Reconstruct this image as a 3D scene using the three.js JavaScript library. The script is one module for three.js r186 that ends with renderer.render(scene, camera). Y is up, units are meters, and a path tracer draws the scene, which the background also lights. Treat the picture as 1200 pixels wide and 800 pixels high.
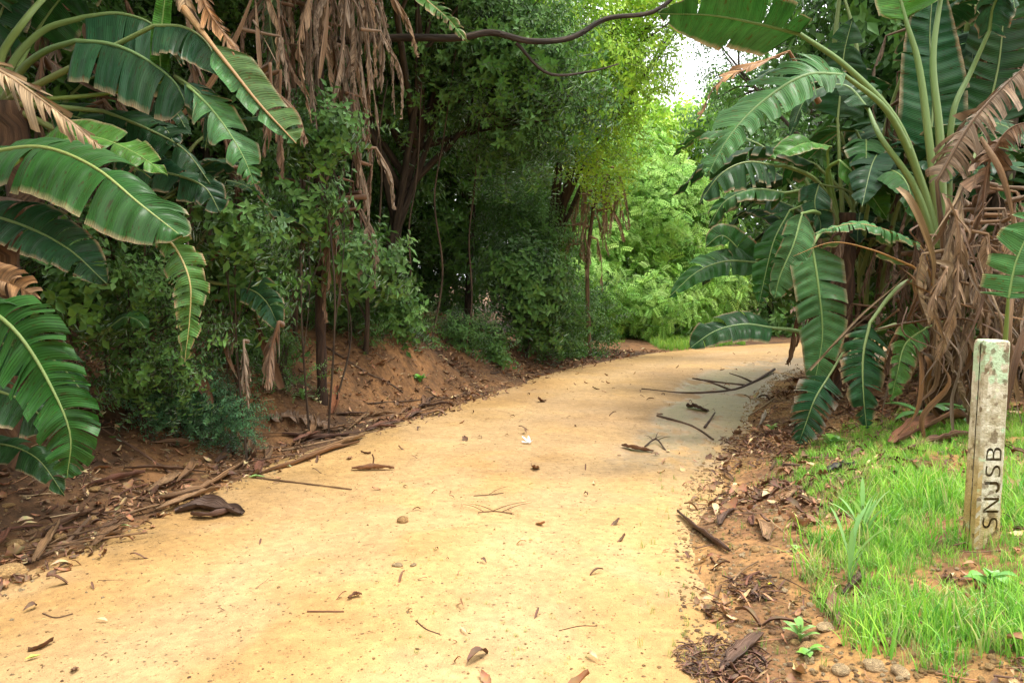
import * as THREE from 'three';
import { mergeGeometries } from 'three/addons/utils/BufferGeometryUtils.js';
import { FontLoader } from 'three/addons/loaders/FontLoader.js';
import { TextGeometry } from 'three/addons/geometries/TextGeometry.js';
import { Brush, Evaluator, SUBTRACTION } from 'three-bvh-csg';

// ------------------------------------------------------------------ camera, sky, sun, exposure
const scene = new THREE.Scene();
const EYE = 1.5, FOCAL = 909, PITCH = Math.atan(70 / FOCAL);
const camera = new THREE.PerspectiveCamera(2 * Math.atan(400 / FOCAL) * 180 / Math.PI, 1.5, 0.05, 400);
camera.position.set(0, EYE, 0);
camera.rotation.x = -PITCH;
const renderer = new THREE.WebGLRenderer({ antialias: true });
renderer.toneMapping = THREE.LinearToneMapping;
renderer.toneMappingExposure = 2.85;
renderer.shadowMap.enabled = true;
{
  const w = 64, h = 32, a = new Float32Array(w * h * 4);
  for (let j = 0; j < h; j++) for (let i = 0; i < w; i++) {          // even bright overcast, a little brighter overhead
    const el = (j + 0.5) / h - 0.5, k = (j * w + i) * 4, up = Math.max(0, Math.sin(el * Math.PI));
    const v = 0.9 + 0.55 * up;
    a[k] = v; a[k + 1] = v * 1.0; a[k + 2] = v * 1.03; a[k + 3] = 1;
  }
  const sky = new THREE.DataTexture(a, w, h, THREE.RGBAFormat, THREE.FloatType);
  sky.mapping = THREE.EquirectangularReflectionMapping; sky.magFilter = THREE.LinearFilter; sky.needsUpdate = true;
  scene.background = sky; scene.environment = sky;
}
const sun = new THREE.DirectionalLight(new THREE.Color(1, 0.96, 0.88), 1.5);
sun.position.set(9, 30, -6); sun.target.position.set(0, 0, -8);
sun.castShadow = true; sun.shadow.radius = 26;
Object.assign(sun.shadow.camera, { left: -30, right: 30, top: 30, bottom: -30, near: 1, far: 90 });
sun.shadow.mapSize.set(2048, 2048);
scene.add(sun, sun.target);

// ------------------------------------------------------------------ random numbers, noise, vectors
function mulberry(a) { return () => { a |= 0; a = a + 0x6D2B79F5 | 0; let t = Math.imul(a ^ a >>> 15, 1 | a); t = t + Math.imul(t ^ t >>> 7, 61 | t) ^ t; return ((t ^ t >>> 14) >>> 0) / 4294967296; }; }
const R = mulberry(7);
const rr = (a, b, r = R) => a + (b - a) * r();
const V = (x, y, z) => new THREE.Vector3(x, y, z);
const UPV = V(0, 1, 0);
const clamp = (x, a = 0, b = 1) => Math.min(b, Math.max(a, x));
const sm = (a, b, x) => { const t = clamp((x - a) / (b - a)); return t * t * (3 - 2 * t); };
const mixc = (a, b, t) => [a[0] + (b[0] - a[0]) * t, a[1] + (b[1] - a[1]) * t, a[2] + (b[2] - a[2]) * t];
const hash = (i, j, k = 0) => { let h = Math.imul(i, 374761393) ^ Math.imul(j, 668265263) ^ Math.imul(k, 974711); h = Math.imul(h ^ h >>> 13, 1274126177); return ((h ^ h >>> 16) >>> 0) / 4294967296; };
function vn(x, y, per = 0, k = 0) {
  const i = Math.floor(x), j = Math.floor(y), fx = x - i, fy = y - j, u = fx * fx * (3 - 2 * fx), v = fy * fy * (3 - 2 * fy);
  const w = per ? n => ((n % per) + per) % per : n => n;
  const a = hash(w(i), w(j), k), b = hash(w(i + 1), w(j), k), c = hash(w(i), w(j + 1), k), d = hash(w(i + 1), w(j + 1), k);
  return a + (b - a) * u + (c - a) * v + (a - b - c + d) * u * v;
}
function fbm(x, y, oct = 4, per = 0, k = 0) { let s = 0, a = 0.5, f = 1; for (let o = 0; o < oct; o++) { s += a * vn(x * f, y * f, per * f, k + o); a *= 0.5; f *= 2; } return s / (1 - Math.pow(0.5, oct)); }

// ------------------------------------------------------------------ textures (grain, fibres, pits)
function tex(w, h, fn, srgb, repeat = true) {
  const a = new Uint8Array(w * h * 4);
  for (let j = 0; j < h; j++) for (let i = 0; i < w; i++) {
    const c = fn(i / w, j / h, i, j), k = (j * w + i) * 4;
    if (typeof c === 'number') a[k] = a[k + 1] = a[k + 2] = clamp(c) * 255; else for (let q = 0; q < 3; q++) a[k + q] = clamp(c[q]) * 255;
    a[k + 3] = 255;
  }
  const t = new THREE.DataTexture(a, w, h, THREE.RGBAFormat);
  t.magFilter = THREE.LinearFilter; t.minFilter = THREE.LinearMipmapLinearFilter; t.generateMipmaps = true;
  if (repeat) t.wrapS = t.wrapT = THREE.RepeatWrapping;
  if (srgb) t.colorSpace = THREE.SRGBColorSpace;
  t.needsUpdate = true; return t;
}
const grains = (() => {                                              // scattered little stones and specks, shared by colour and bump
  const n = 1024, g = new Float32Array(n * n), c = new Float32Array(n * n), r = mulberry(33);
  for (let q = 0; q < 7600; q++) {
    const x = r() * n, y = r() * n, rad = 0.8 + 3.4 * Math.pow(r(), 5), t = r() < 0.42 ? -0.8 * r() : 0.55 * r();
    for (let dy = -Math.ceil(rad); dy <= rad; dy++) for (let dx = -Math.ceil(rad); dx <= rad; dx++) {
      const e = Math.hypot(dx, dy * 1.2) / rad; if (e > 1) continue;
      const k = ((y + dy + n) % n | 0) * n + ((x + dx + n) % n | 0); g[k] = Math.max(g[k], 1 - e * e); c[k] = t;
    }
  }
  return { n, g, c };
})();
const sandColor = tex(1024, 1024, (u, v, i, j) => {
  const k = j * 1024 + i, f = fbm(u * 8, v * 8, 4, 8, 1), fine = hash(i, j, 5) - 0.5, f2 = fbm(u * 64, v * 64, 2, 64, 9) - 0.5;
  let l = 0.84 + 0.12 * (f - 0.5) + 0.2 * fine + 0.16 * f2;
  if (grains.g[k] > 0) l += 0.34 * grains.c[k];
  return [l, l * (0.985 + 0.02 * f), l * (0.96 + 0.05 * f)];
}, true);
const sandBump = tex(1024, 1024, (u, v, i, j) => 0.25 + 0.3 * fbm(u * 16, v * 16, 3, 16, 3) + 0.2 * fbm(u * 90, v * 90, 2, 90, 6) + 0.35 * grains.g[j * 1024 + i], false);
const soilColor = tex(512, 512, (u, v, i, j) => { const l = 0.8 + 0.5 * (fbm(u * 10, v * 10, 5, 10, 21) - 0.5) + 0.24 * (hash(i, j, 8) - 0.5) + 0.3 * (fbm(u * 50, v * 50, 2, 50, 4) - 0.5); return [l, l * 0.97, l * 0.92]; }, true);
const soilBump = tex(512, 512, (u, v) => fbm(u * 12, v * 12, 5, 12, 40), false);
const leafColor = tex(512, 64, (u, v) => { const l = 0.84 + 0.26 * (fbm(u * 64, v * 1, 3, 64, 11) - 0.5) + 0.2 * (fbm(u * 10, v * 3, 3, 0, 12) - 0.5), sp = sm(0.70, 0.76, fbm(u * 60, v * 12, 3, 0, 14)); return [l + 0.1 * sp, l * (1 - 0.25 * sp), l * (1 - 0.35 * sp)]; }, true);
const leafBump = tex(512, 32, (u) => 0.5 + 0.35 * Math.sin(u * Math.PI * 2 * 40) * (0.5 + vn(u * 20, 1, 20)) + 0.3 * (vn(u * 12, 0, 12, 5) - 0.5), false);
const dryColor = tex(512, 64, (u, v) => { const l = 0.84 + 0.6 * (fbm(u * 90, v * 1.5, 3, 0, 17) - 0.5) + 0.25 * (fbm(u * 7, v * 4, 3, 0, 19) - 0.5); return [l, l * 0.97, l * 0.93]; }, true);
const dryBump = tex(512, 64, (u, v) => fbm(u * 70, v * 1.5, 3, 0, 23), false);
const barkColor = tex(256, 512, (u, v, i, j) => { const l = 0.66 + 0.6 * (fbm(u * 14, v * 5, 4, 0, 51) - 0.5) + 0.1 * (hash(i, j, 3) - 0.5); return [l, l * 0.98, l * 0.95]; }, true);
const barkBump = tex(256, 512, (u, v) => fbm(u * 16, v * 6, 4, 0, 52), false);

// ------------------------------------------------------------------ materials
const std = o => new THREE.MeshStandardMaterial(o), phy = o => new THREE.MeshPhysicalMaterial(o);
const rep = (t, x, y, ch = 0) => { const c = t.clone(); c.repeat.set(x, y); c.channel = ch; c.needsUpdate = true; return c; };
const M = {
  soil: std({ vertexColors: true, map: rep(soilColor, 0.7, 0.7), bumpMap: rep(soilBump, 0.9, 0.9), bumpScale: 0.035, roughness: 0.95 }),
  bigLeaf: phy({ vertexColors: true, map: leafColor, bumpMap: leafBump, bumpScale: 0.003, roughness: 1, specularIntensity: 0.25, transmission: 0.26, thickness: 0, clearcoat: 0.28, clearcoatRoughness: 0.32, side: THREE.DoubleSide }),
  stalk: phy({ vertexColors: true, roughness: 0.55, clearcoat: 0.3, clearcoatRoughness: 0.4, bumpMap: rep(dryBump, 4, 0.3), bumpScale: 0.002 }),
  dry: phy({ vertexColors: true, map: dryColor, bumpMap: dryBump, bumpScale: 0.004, roughness: 0.95, transmission: 0.12, thickness: 0, side: THREE.DoubleSide }),
  litter: std({ vertexColors: true, roughness: 0.8, side: THREE.DoubleSide }),
  leafy: phy({ vertexColors: true, roughness: 1, transmission: 0.36, thickness: 0, clearcoat: 0.35, clearcoatRoughness: 0.4, side: THREE.DoubleSide }),
  bark: std({ vertexColors: true, map: barkColor, bumpMap: barkBump, bumpScale: 0.012, roughness: 0.95 }),
  grass: phy({ vertexColors: true, roughness: 1, transmission: 0.4, thickness: 0, clearcoat: 0.2, clearcoatRoughness: 0.5, side: THREE.DoubleSide }),
  stone: std({ vertexColors: true, map: rep(soilColor, 3, 3), bumpMap: rep(soilBump, 4, 4), bumpScale: 0.01, roughness: 0.85 }),
  sheath: std({ vertexColors: true, map: rep(dryColor, 1, 1), bumpMap: rep(dryBump, 1, 1), bumpScale: 0.006, roughness: 0.7, side: THREE.DoubleSide }),
};

// ------------------------------------------------------------------ mesh collecting
class MB {
  constructor() { this.p = []; this.c = []; this.u = []; this.i = []; this.n = 0; }
  v(x, y, z, c, u = 0, v = 0) { this.p.push(x, y, z); this.c.push(c[0], c[1], c[2]); this.u.push(u, v); return this.n++; }
  t(a, b, c) { this.i.push(a, b, c); }
  q(a, b, c, d) { this.i.push(a, b, c, a, c, d); }
  tube(pts, rad, seg, col, cap = true) {                              // pts: Vector3[], rad: number[] | fn(t), col: rgb | fn(t, a)
    const rings = []; let N = null, len = 0;
    for (let k = 0; k < pts.length; k++) {
      const T = V(0, 0, 0).subVectors(pts[Math.min(k + 1, pts.length - 1)], pts[Math.max(k - 1, 0)]).normalize();
      if (!N) N = Math.abs(T.y) < 0.9 ? UPV.clone() : V(1, 0, 0);
      N.addScaledVector(T, -N.dot(T)).normalize();
      const B = V(0, 0, 0).crossVectors(T, N), t = k / (pts.length - 1), r = typeof rad === 'function' ? rad(t) : rad[k];
      if (k) len += pts[k].distanceTo(pts[k - 1]);
      const ring = [];
      for (let a = 0; a <= seg; a++) {
        const w = a / seg * Math.PI * 2, rw = r, x = Math.cos(w) * rw, y = Math.sin(w) * rw;
        ring.push(this.v(pts[k].x + N.x * x + B.x * y, pts[k].y + N.y * x + B.y * y, pts[k].z + N.z * x + B.z * y, typeof col === 'function' ? col(t, w) : col, a / seg * Math.PI * 2 * Math.max(r, 0.02) * 3, len));
      }
      rings.push(ring);
    }
    for (let k = 1; k < rings.length; k++) for (let a = 0; a < seg; a++) this.q(rings[k - 1][a], rings[k - 1][a + 1], rings[k][a + 1], rings[k][a]);
    if (cap) for (const e of [0, rings.length - 1]) {
      const p = pts[e], c = this.v(p.x, p.y, p.z, typeof col === 'function' ? col(e ? 1 : 0, 0) : col);
      for (let a = 0; a < seg; a++) e ? this.t(c, rings[e][a], rings[e][a + 1]) : this.t(c, rings[e][a + 1], rings[e][a]);
    }
  }
  geo(o) {
    const g = new THREE.BufferGeometry(), p = new Float32Array(this.p);
    if (o) for (let k = 0; k < p.length; k += 3) { p[k] -= o.x; p[k + 1] -= o.y; p[k + 2] -= o.z; }
    g.setAttribute('position', new THREE.BufferAttribute(p, 3));
    g.setAttribute('color', new THREE.BufferAttribute(new Float32Array(this.c), 3));
    g.setAttribute('uv', new THREE.BufferAttribute(new Float32Array(this.u), 2));
    g.setIndex(this.i); g.computeVertexNormals(); return g;
  }
}
const taken = {};
function numbered(n) { const k = taken[n] = (taken[n] ?? -1) + 1; return k ? `${n}_${String(k).padStart(3, '0')}` : n; }
function mesh(name, geo, mat, parent) { const m = new THREE.Mesh(geo, mat); m.name = parent ? name : numbered(name); m.castShadow = m.receiveShadow = true; (parent || scene).add(m); return m; }
function tag(o, label, category, group, kind) { o.userData.label = label; if (category) o.userData.category = category; if (group) o.userData.group = group; if (kind) o.userData.kind = kind; return o; }
function base(name, pos, label, category, group) { const g = new THREE.Group(); g.name = numbered(name); g.position.copy(pos); scene.add(g); return tag(g, label, category, group); }
const spline = (pts, n) => new THREE.CatmullRomCurve3(pts, false, 'centripetal').getPoints(n);

// ------------------------------------------------------------------ lie of the land; a pixel gives a direction, the ground or a stated depth gives the distance
const CL = spline([[-2.2, -14], [-1.5, -5], [-1.15, 0], [-0.85, 3], [-0.48, 5], [-0.02, 6.5], [0.72, 8], [1.65, 10.5], [2.9, 13], [4.5, 15.2], [7, 17], [11, 18.4], [18, 19.5], [30, 20.5]].map(([x, d]) => V(x, 0, d)), 360);
function road(x, d) {                                               // signed distance from the centre line (right positive) and distance along
  let b = 1e9, k = 0; for (let i = 0; i < CL.length; i++) { const e = (CL[i].x - x) ** 2 + (CL[i].z - d) ** 2; if (e < b) { b = e; k = i; } }
  const p = CL[Math.max(0, k - 1)], q = CL[Math.min(CL.length - 1, k + 1)], tx = q.x - p.x, tz = q.z - p.z, l = Math.hypot(tx, tz);
  return [((x - CL[k].x) * tz - (d - CL[k].z) * tx) / l, CL[k].z, k];
}
const HW = 1.68;
const roadY = (s, x, d) => 0.03 - 0.012 * (s / HW) ** 2 - 0.014 * Math.exp(-(((s - 0.75) / 0.28) ** 2)) - 0.014 * Math.exp(-(((s + 0.75) / 0.28) ** 2)) + 0.02 * (fbm(x * 1.1, d * 1.1, 3, 0, 71) - 0.5) + 0.008 * (fbm(x * 7, d * 7, 3, 0, 72) - 0.5);
function groundY(x, d) {
  const [s, along] = road(x, d), e = 0.22 * (fbm(x * 0.9, d * 0.9, 3, 0, 61) - 0.5) * 2, rough = fbm(x * 2.2, d * 2.2, 4, 0, 62) - 0.5;
  if (s < 0) {
    const u = -s - HW - e, hb = 0.5 + 0.42 * sm(5.5, 8.5, along) - 0.87 * sm(10.8, 13.8, along);
    return -0.03 + 0.06 * sm(-0.25, 0.2, u) + hb * sm(0.2, 1.5, u) + 0.07 * Math.max(0, Math.min(u, 12) - 1.2) + rough * (0.03 + 0.2 * sm(0.1, 1.2, u)) * sm(-0.3, 0.3, u) * (1 - 0.75 * sm(11, 13.5, along));
  }
  const u = s - HW - e;
  return -0.03 + 0.07 * sm(-0.3, 0.25, u) + 0.27 * sm(0.05, 1.4, u) * (1 - 0.8 * sm(9.5, 13, along)) + 0.05 * Math.max(0, Math.min(u, 12) - 1.2) + rough * (0.03 + 0.11 * sm(0.05, 0.9, u)) * sm(-0.3, 0.3, u);
}
function surf(x, d) { const [s] = road(x, d), g = groundY(x, d); return Math.abs(s) < 2 ? Math.max(g, roadY(s, x, d)) : g; }
const cp = Math.cos(PITCH), sp = Math.sin(PITCH);
function ray(px, py) { const x = (px - 600) / FOCAL, y = (400 - py) / FOCAL; return V(x, y * cp - sp, -(y * sp + cp)); }
function P(px, py, d) { const r = ray(px, py); return r.multiplyScalar(d / -r.z).add(camera.position); }
function G(px, py, lift = 0) {
  const r = ray(px, py); let t = 1.5;
  for (; t < 45; t += 0.04) { if (EYE + r.y * t < surf(r.x * t, -r.z * t)) break; }
  const x = r.x * t, d = -r.z * t; return V(x, surf(x, d) + lift, -d);
}
const onGround = (x, d, lift = 0) => V(x, surf(x, d) + lift, -d);
const wet = (x, d) => {                                             // rain water lying in the hollow on the inside of the bend
  const [s, al] = road(x, d), band = sm(5.6, 8.0, al) * (1 - sm(16.5, 19, al)) * sm(0.05 + 0.45 * (1 - sm(7, 12, al)), 1.0, s) * (1 - sm(1.5, 1.9, s));
  return sm(0.08, 0.6, band) * sm(0.42, 0.56, fbm(x * 3.0, d * 1.5, 5, 0, 81) * 0.62 + 0.3 * fbm(x * 11, d * 6, 3, 0, 84) + band * 0.2 - 0.06);
};

// ------------------------------------------------------------------ ground and road
{
  const line = (lo, hi, step, far) => { const a = []; for (let v = lo; v <= hi + 1e-6; v += step) a.push(v); let s = step; for (let v = lo; v > -far;) { s *= 1.35; v -= s; a.unshift(v); } s = step; for (let v = hi; v < far;) { s *= 1.35; v += s; a.push(v); } return a; };
  const xs = line(-6.5, 7.5, 0.075, 160), ds = line(1.4, 18.5, 0.085, 170), mb = new MB();
  for (const d of ds) for (const x of xs) {
    const y = groundY(x, d), [s] = road(x, d), n = fbm(x * 1.3, d * 1.3, 4, 0, 91), n2 = fbm(x * 6, d * 6, 3, 0, 92);
    let c;
    if (s < 0) c = mixc([0.27, 0.135, 0.052], [0.13, 0.066, 0.028], sm(0.35, 0.65, n)); else c = mixc([0.52, 0.295, 0.105], [0.27, 0.135, 0.055], sm(0.3, 0.62, n * 0.6 + n2 * 0.4));
    mb.v(x, y, -d, c, x, d);
  }
  const w = xs.length;
  for (let j = 1; j < ds.length; j++) for (let i = 1; i < w; i++) mb.q((j - 1) * w + i - 1, (j - 1) * w + i, j * w + i, j * w + i - 1);
  tag(mesh('ground', mb.geo(), M.soil), 'brown soil banks and verges on both sides of the track', 'ground', null, 'structure');
}
{
  const mb = new MB(), k0 = 60, k1 = CL.length - 10, across = 64, uv1 = [];
  const fine = []; for (let k = k0; k < k1; k++) for (let f = 0; f < 3; f++) fine.push(V(0, 0, 0).lerpVectors(CL[k], CL[k + 1], f / 3));
  for (let k = 0; k < fine.length; k++) {
    const p = fine[Math.max(0, k - 2)], q = fine[Math.min(fine.length - 1, k + 2)], T = V(0, 0, 0).subVectors(q, p).normalize();
    for (let a = 0; a <= across; a++) {
      const s = (a / across - 0.5) * 4.2, x = fine[k].x + T.z * s, d = fine[k].z - T.x * s, n = fbm(x * 0.8, d * 0.8, 4, 0, 95), w = wet(x, d);
      let c = mixc([0.65, 0.40, 0.150], [0.545, 0.315, 0.108], sm(0.35, 0.68, n));
      c = mixc(c, [0.58, 0.375, 0.175], 0.6 * sm(0.4, 0.6, fbm(x * 2.5, d * 2.5, 3, 0, 96)));
      const tr = Math.exp(-(((s - 0.72 - 0.1 * n) / 0.34) ** 2)) + Math.exp(-(((s + 0.72 - 0.1 * n) / 0.34) ** 2));
      c = mixc(c, [0.63, 0.42, 0.205], 0.6 * tr * (0.5 + 0.8 * fbm(x * 3, d * 0.8, 3, 0, 98)));
      c = mixc(c, [0.44, 0.26, 0.085], 0.55 * sm(-0.5, -1.5, s) * sm(0.3, 0.6, fbm(x * 1.4, d * 1.4, 3, 0, 99)));
      c = mixc(c, [0.47, 0.305, 0.155], 0.6 * sm(5.5, 8, d) * sm(0.25, 0.6, 0.5 * n + 0.35 * sm(-1.6, 0.4, s)));
      c = mixc(c, [0.36, 0.235, 0.125], 0.35 * w);
      const edge = Math.abs(s) > 1.75 ? 0.25 * (Math.abs(s) - 1.75) : 0;
      mb.v(x, roadY(s, x, d) - edge, -d, c, x, d); uv1.push((x + 4) / 14, (d - 1) / 20);
    }
  }
  const w = across + 1;
  for (let k = 1; k < fine.length; k++) for (let a = 1; a < w; a++) mb.q((k - 1) * w + a - 1, (k - 1) * w + a, k * w + a, k * w + a - 1);
  const g = mb.geo(); g.setAttribute('uv1', new THREE.BufferAttribute(new Float32Array(uv1), 2));
  const rough = tex(512, 512, (u, v) => { const x = u * 14 - 4, d = v * 20 + 1; return 0.92 - 0.6 * wet(x, d); }, false, false); rough.channel = 1;
  const film = tex(1024, 1024, (u, v) => wet(u * 14 - 4, v * 20 + 1), false, false); film.channel = 1;
  const mat = phy({ clearcoat: 1, clearcoatMap: film, clearcoatRoughness: 0.7, vertexColors: true, map: rep(sandColor, 0.42, 0.42), bumpMap: rep(sandBump, 0.42, 0.42), bumpScale: 0.018, roughness: 1, roughnessMap: rough });
  tag(mesh('dirt_road', g, mat), 'yellow ochre dirt track curving out of sight, wet on the bend', 'road', null, 'structure');
}

// ------------------------------------------------------------------ big paddle leaves, green or dry
const GREEN = { deep: [0.016, 0.084, 0.018], mid: [0.030, 0.140, 0.017], blue: [0.020, 0.100, 0.034], light: [0.140, 0.300, 0.070], bright: [0.095, 0.300, 0.028], pale: [0.100, 0.290, 0.080], olive: [0.10, 0.16, 0.05] };
const DRY = { tan: [0.42, 0.27, 0.145], brown: [0.235, 0.130, 0.068], grey: [0.36, 0.275, 0.195], orange: [0.46, 0.23, 0.075], dark: [0.115, 0.062, 0.036], straw: [0.55, 0.40, 0.22] };
function blade(mb, o) {
  const cv = new THREE.CatmullRomCurve3(o.mid, false, 'centripetal'), L = cv.getLength(), r = mulberry(o.seed), rows = o.rows || 7;
  const ref = V(...(o.N || [0, 1, 0.2])).normalize(), col = o.col, droop = o.droop ?? 0.5, fold = o.fold ?? 0.35, gap = o.gap ?? 0.25, sweep = o.sweep ?? 0.22;
  const shape = s => Math.pow(clamp(s / (o.rise ?? 0.1)), 0.55) * Math.pow(Math.max(0, 1 - Math.pow(s, o.tip ?? 2.6)), 0.75);
  for (const side of o.sides || [-1, 1]) {
    const n = Math.max(1, Math.round((o.tears ?? 4) * (0.8 + 0.4 * r()))), wd = Array.from({ length: n }, () => 0.25 + Math.pow(r(), 1.8) * 2.2), ws = wd.reduce((a, b) => a + b, 0), cuts = [0]; for (let k = 0, q = 0; k < n; k++) { q += wd[k] / ws; cuts.push(k === n - 1 ? 1 : q); }
    for (let k = 0; k < n; k++) {
      const a = cuts[k], b = cuts[k + 1], sc = (a + b) / 2; if (o.lost && r() < o.lost) continue;
      const nc = Math.max(o.dry ? 1 : 2, Math.min(26, Math.ceil((b - a) * L / (o.dry ? 0.05 : 0.028)))), dk = droop * (0.65 + 0.7 * r()) * (n > 3 && r() < 0.14 ? 2.6 : 1), tw = (r() - 0.5) * (o.twist ?? 0.5), ln = 1 - (o.uneven ?? 0.14) * r(), lift = (r() - 0.5) * 0.25 * (n > 1), tint = 0.82 + 0.36 * r(), open = n > 1 ? gap * (0.35 + 1.1 * r()) : 0, kink = o.dry ? (r() - 0.5) * 1.2 : 0;
      const grid = [];
      for (let i = 0; i <= nc; i++) {
        const s = a + (b - a) * i / nc, p = cv.getPoint(s), T = cv.getTangent(s), N = ref.clone().addScaledVector(T, -ref.dot(T)).normalize(), B = V(0, 0, 0).crossVectors(T, N);
        const w = o.W * (o.torn ? 0.5 * (shape(s) + shape(sc)) : shape(s)) * ln, row = [], pos = p.clone(), st = w / rows;
        const ruf = 0.010 * (o.ruffle ?? 1) * Math.sin(s * L * 55 + k * 2) + 0.03 * (o.ruffle ?? 1) * (vn(s * L * 9, k + side * 7, 0, o.seed) - 0.5) + 0.05 * (vn(s * L * 3.3, side * 5, 0, o.seed + 3) - 0.5);
        for (let j = 0; j <= rows; j++) {
          const v = j / rows;
          if (j) {
            const ang = fold + lift + tw * (i / nc - 0.5) * v + kink * v * v, dir = B.clone().multiplyScalar(side * Math.cos(ang)).addScaledVector(N, Math.sin(ang));
            dir.y -= dk * Math.pow(v, 0.8); dir.addScaledVector(T, sweep * (0.4 + 1.2 * v)).normalize();
            pos.addScaledVector(dir, st);
          }
          const sh = (sc - s) * L * open * Math.pow(v, 1.3), e = Math.sin(v * Math.PI * 0.9);
          const c = col(s, v, side, k, r); const m = tint;
          row.push(mb.v(pos.x + T.x * sh + N.x * ruf * e, pos.y + T.y * sh + N.y * ruf * e, pos.z + T.z * sh + N.z * ruf * e, [c[0] * m, c[1] * m, c[2] * m], s * L * 1.7 + side * 0.31, v * 0.8 + o.seed * 0.13));
        }
        grid.push(row);
      }
      for (let i = 1; i <= nc; i++) for (let j = 1; j <= rows; j++) mb.q(grid[i - 1][j - 1], grid[i][j - 1], grid[i][j], grid[i - 1][j]);
    }
  }
  return L;
}
let seedN = 100;
function addLeaf(plant, o) {
  const org = plant.position; o = { ...o, seed: o.seed ?? ++seedN };
  const kind = o.kind || 'mid', edge = o.edge ?? (o.seed % 3 ? 0.045 : 0), hue = rr(0.86, 1.14, mulberry(o.seed * 3));
  const g0 = o.dry ? DRY[kind] : GREEN[kind];
  const ec = o.edgeColor || DRY.straw;
  const col = o.dry
    ? (s, v, sd, k) => { const t = vn(s * 8 + k * 3.1, v * 2, 0, o.seed); return mixc(mixc(g0, DRY.grey, 0.6 * t), DRY.brown, 0.5 * sm(0.45, 0.9, vn(s * 20 + k, v * 3, 0, o.seed + 9))); }
    : (s, v, sd, k) => { let c = mixc(g0, GREEN.olive, 0.3 * vn(s * 5, v * 2 + sd, 0, o.seed)); c = [c[0] * hue, c[1], c[2] * hue]; if (edge) c = mixc(c, ec, clamp(sm(1 - edge * (0.3 + 1.4 * vn(s * 14, sd * 3, 0, o.seed)), 1.02, v))); return c; };
  const mb = new MB(); blade(mb, { gap: o.dry ? 0.55 : 0.22, tears: o.dry ? 16 : 4, rows: o.dry ? 5 : 7, torn: o.dry, lost: o.dry ? 0.12 : 0, uneven: o.dry ? 0.5 : 0.12, twist: o.dry ? 1.6 : 0.5, sweep: o.dry ? 0.6 : 0.22, droop: o.dry ? 1.4 : 0.5, ...o, col });
  const leaf = mesh(o.dry ? 'dry_leaf' : 'leaf', mb.geo(org), o.dry ? M.dry : M.bigLeaf, plant);
  if (o.dry && o.tagDry) leaf.userData.label = o.tagDry;
  const r1 = o.r1 ?? (o.W > 0.2 ? 0.014 : 0.009), r0 = o.r0 ?? r1 * 2, sc = o.dry ? mixc(g0, DRY.brown, 0.4) : (o.stalkColor || mixc(g0, [0.32, 0.38, 0.10], 0.55));
  const sb = new MB(), mp = spline(o.mid, 22), ns = o.stalk ? Math.max(8, o.stalk.length * 6) : 0;
  let pts = mp; if (o.stalk) pts = spline([...o.stalk, o.mid[0]], ns).slice(0, -1).concat(mp);
  const f = pts.length > 23 ? (pts.length - 23) / (pts.length - 1) : 0;
  const sc2 = o.stalkColor2 || mixc(sc, [0.30, 0.13, 0.04], 0.35);
  sb.tube(pts, t => t < f ? r0 + (r1 - r0) * (t / f) : r1 * (1 - 0.86 * (t - f) / (1 - f)), 7, (t, w) => mixc(sc, sc2, f && t < f ? clamp(1 - t / f * 1.6) * (0.5 + 0.5 * Math.sin(w)) : 0));
  mesh('stalk', sb.geo(org), o.dry ? M.dry : M.stalk, leaf);
  return leaf;
}
const PP = a => a.map(q => P(q[0], q[1], q[2]));
const fillD = (a, d) => { let last = d; return a.map(q => { last = q[2] ?? last; return [q[0], q[1], last]; }); };
const leafPx = (plant, d, stalk, mid, o) => addLeaf(plant, { ...o, stalk: stalk ? PP(fillD(stalk, d)) : null, mid: PP(fillD(mid, d)) });
// a leaf that rises from the clump and arches over, placed by its direction
function archLeaf(plant, from, az, lean, len, bl, o) {
  const dir = V(Math.sin(az), 0, -Math.cos(az)), a = from.clone(), b = a.clone().addScaledVector(UPV, len * Math.cos(lean) * 0.55).addScaledVector(dir, len * Math.sin(lean) * 0.35), c = a.clone().addScaledVector(UPV, len * Math.cos(lean)).addScaledVector(dir, len * Math.sin(lean));
  const k = o.arch ?? 0.5, m1 = c.clone().addScaledVector(UPV, bl * 0.34 * (1 - k)).addScaledVector(dir, bl * 0.33 * (0.4 + lean)), m2 = m1.clone().addScaledVector(UPV, bl * 0.25 * (0.5 - 1.3 * k)).addScaledVector(dir, bl * 0.34 * (0.5 + k)), m3 = m2.clone().addScaledVector(UPV, -bl * 0.36 * k).addScaledVector(dir, bl * 0.26);
  return addLeaf(plant, { N: [-dir.x * 0.5, 1, -dir.z * 0.5], ...o, stalk: [a, b], mid: [c, m1, m2, m3] });
}
function hangDry(plant, from, az, len, o = {}) {                       // a dead leaf folded down against the stem
  const dir = V(Math.sin(az), 0, -Math.cos(az)), r = mulberry(++seedN * 7);
  const a = from, b = from.clone().addScaledVector(dir, 0.18 + 0.15 * r()).add(V(0, 0.05 - 0.1 * r(), 0)), c = b.clone().addScaledVector(dir, 0.12 * r() + 0.05).add(V(rr(-0.08, 0.08, r), -len * 0.45, rr(-0.08, 0.08, r))), e = c.clone().addScaledVector(dir, rr(-0.1, 0.12, r)).add(V(rr(-0.1, 0.1, r), -len * 0.55, rr(-0.1, 0.1, r)));
  return addLeaf(plant, { dry: true, kind: ['tan', 'brown', 'grey', 'brown', 'dark'][r() * 5 | 0], W: rr(0.16, 0.3, r), tears: 15, fold: -0.7, sweep: 2.4, gap: 0.35, N: [dir.x, 0.2, dir.z], droop: 1.3, ...o, stalk: [a], mid: [b, c, e] });
}
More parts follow.
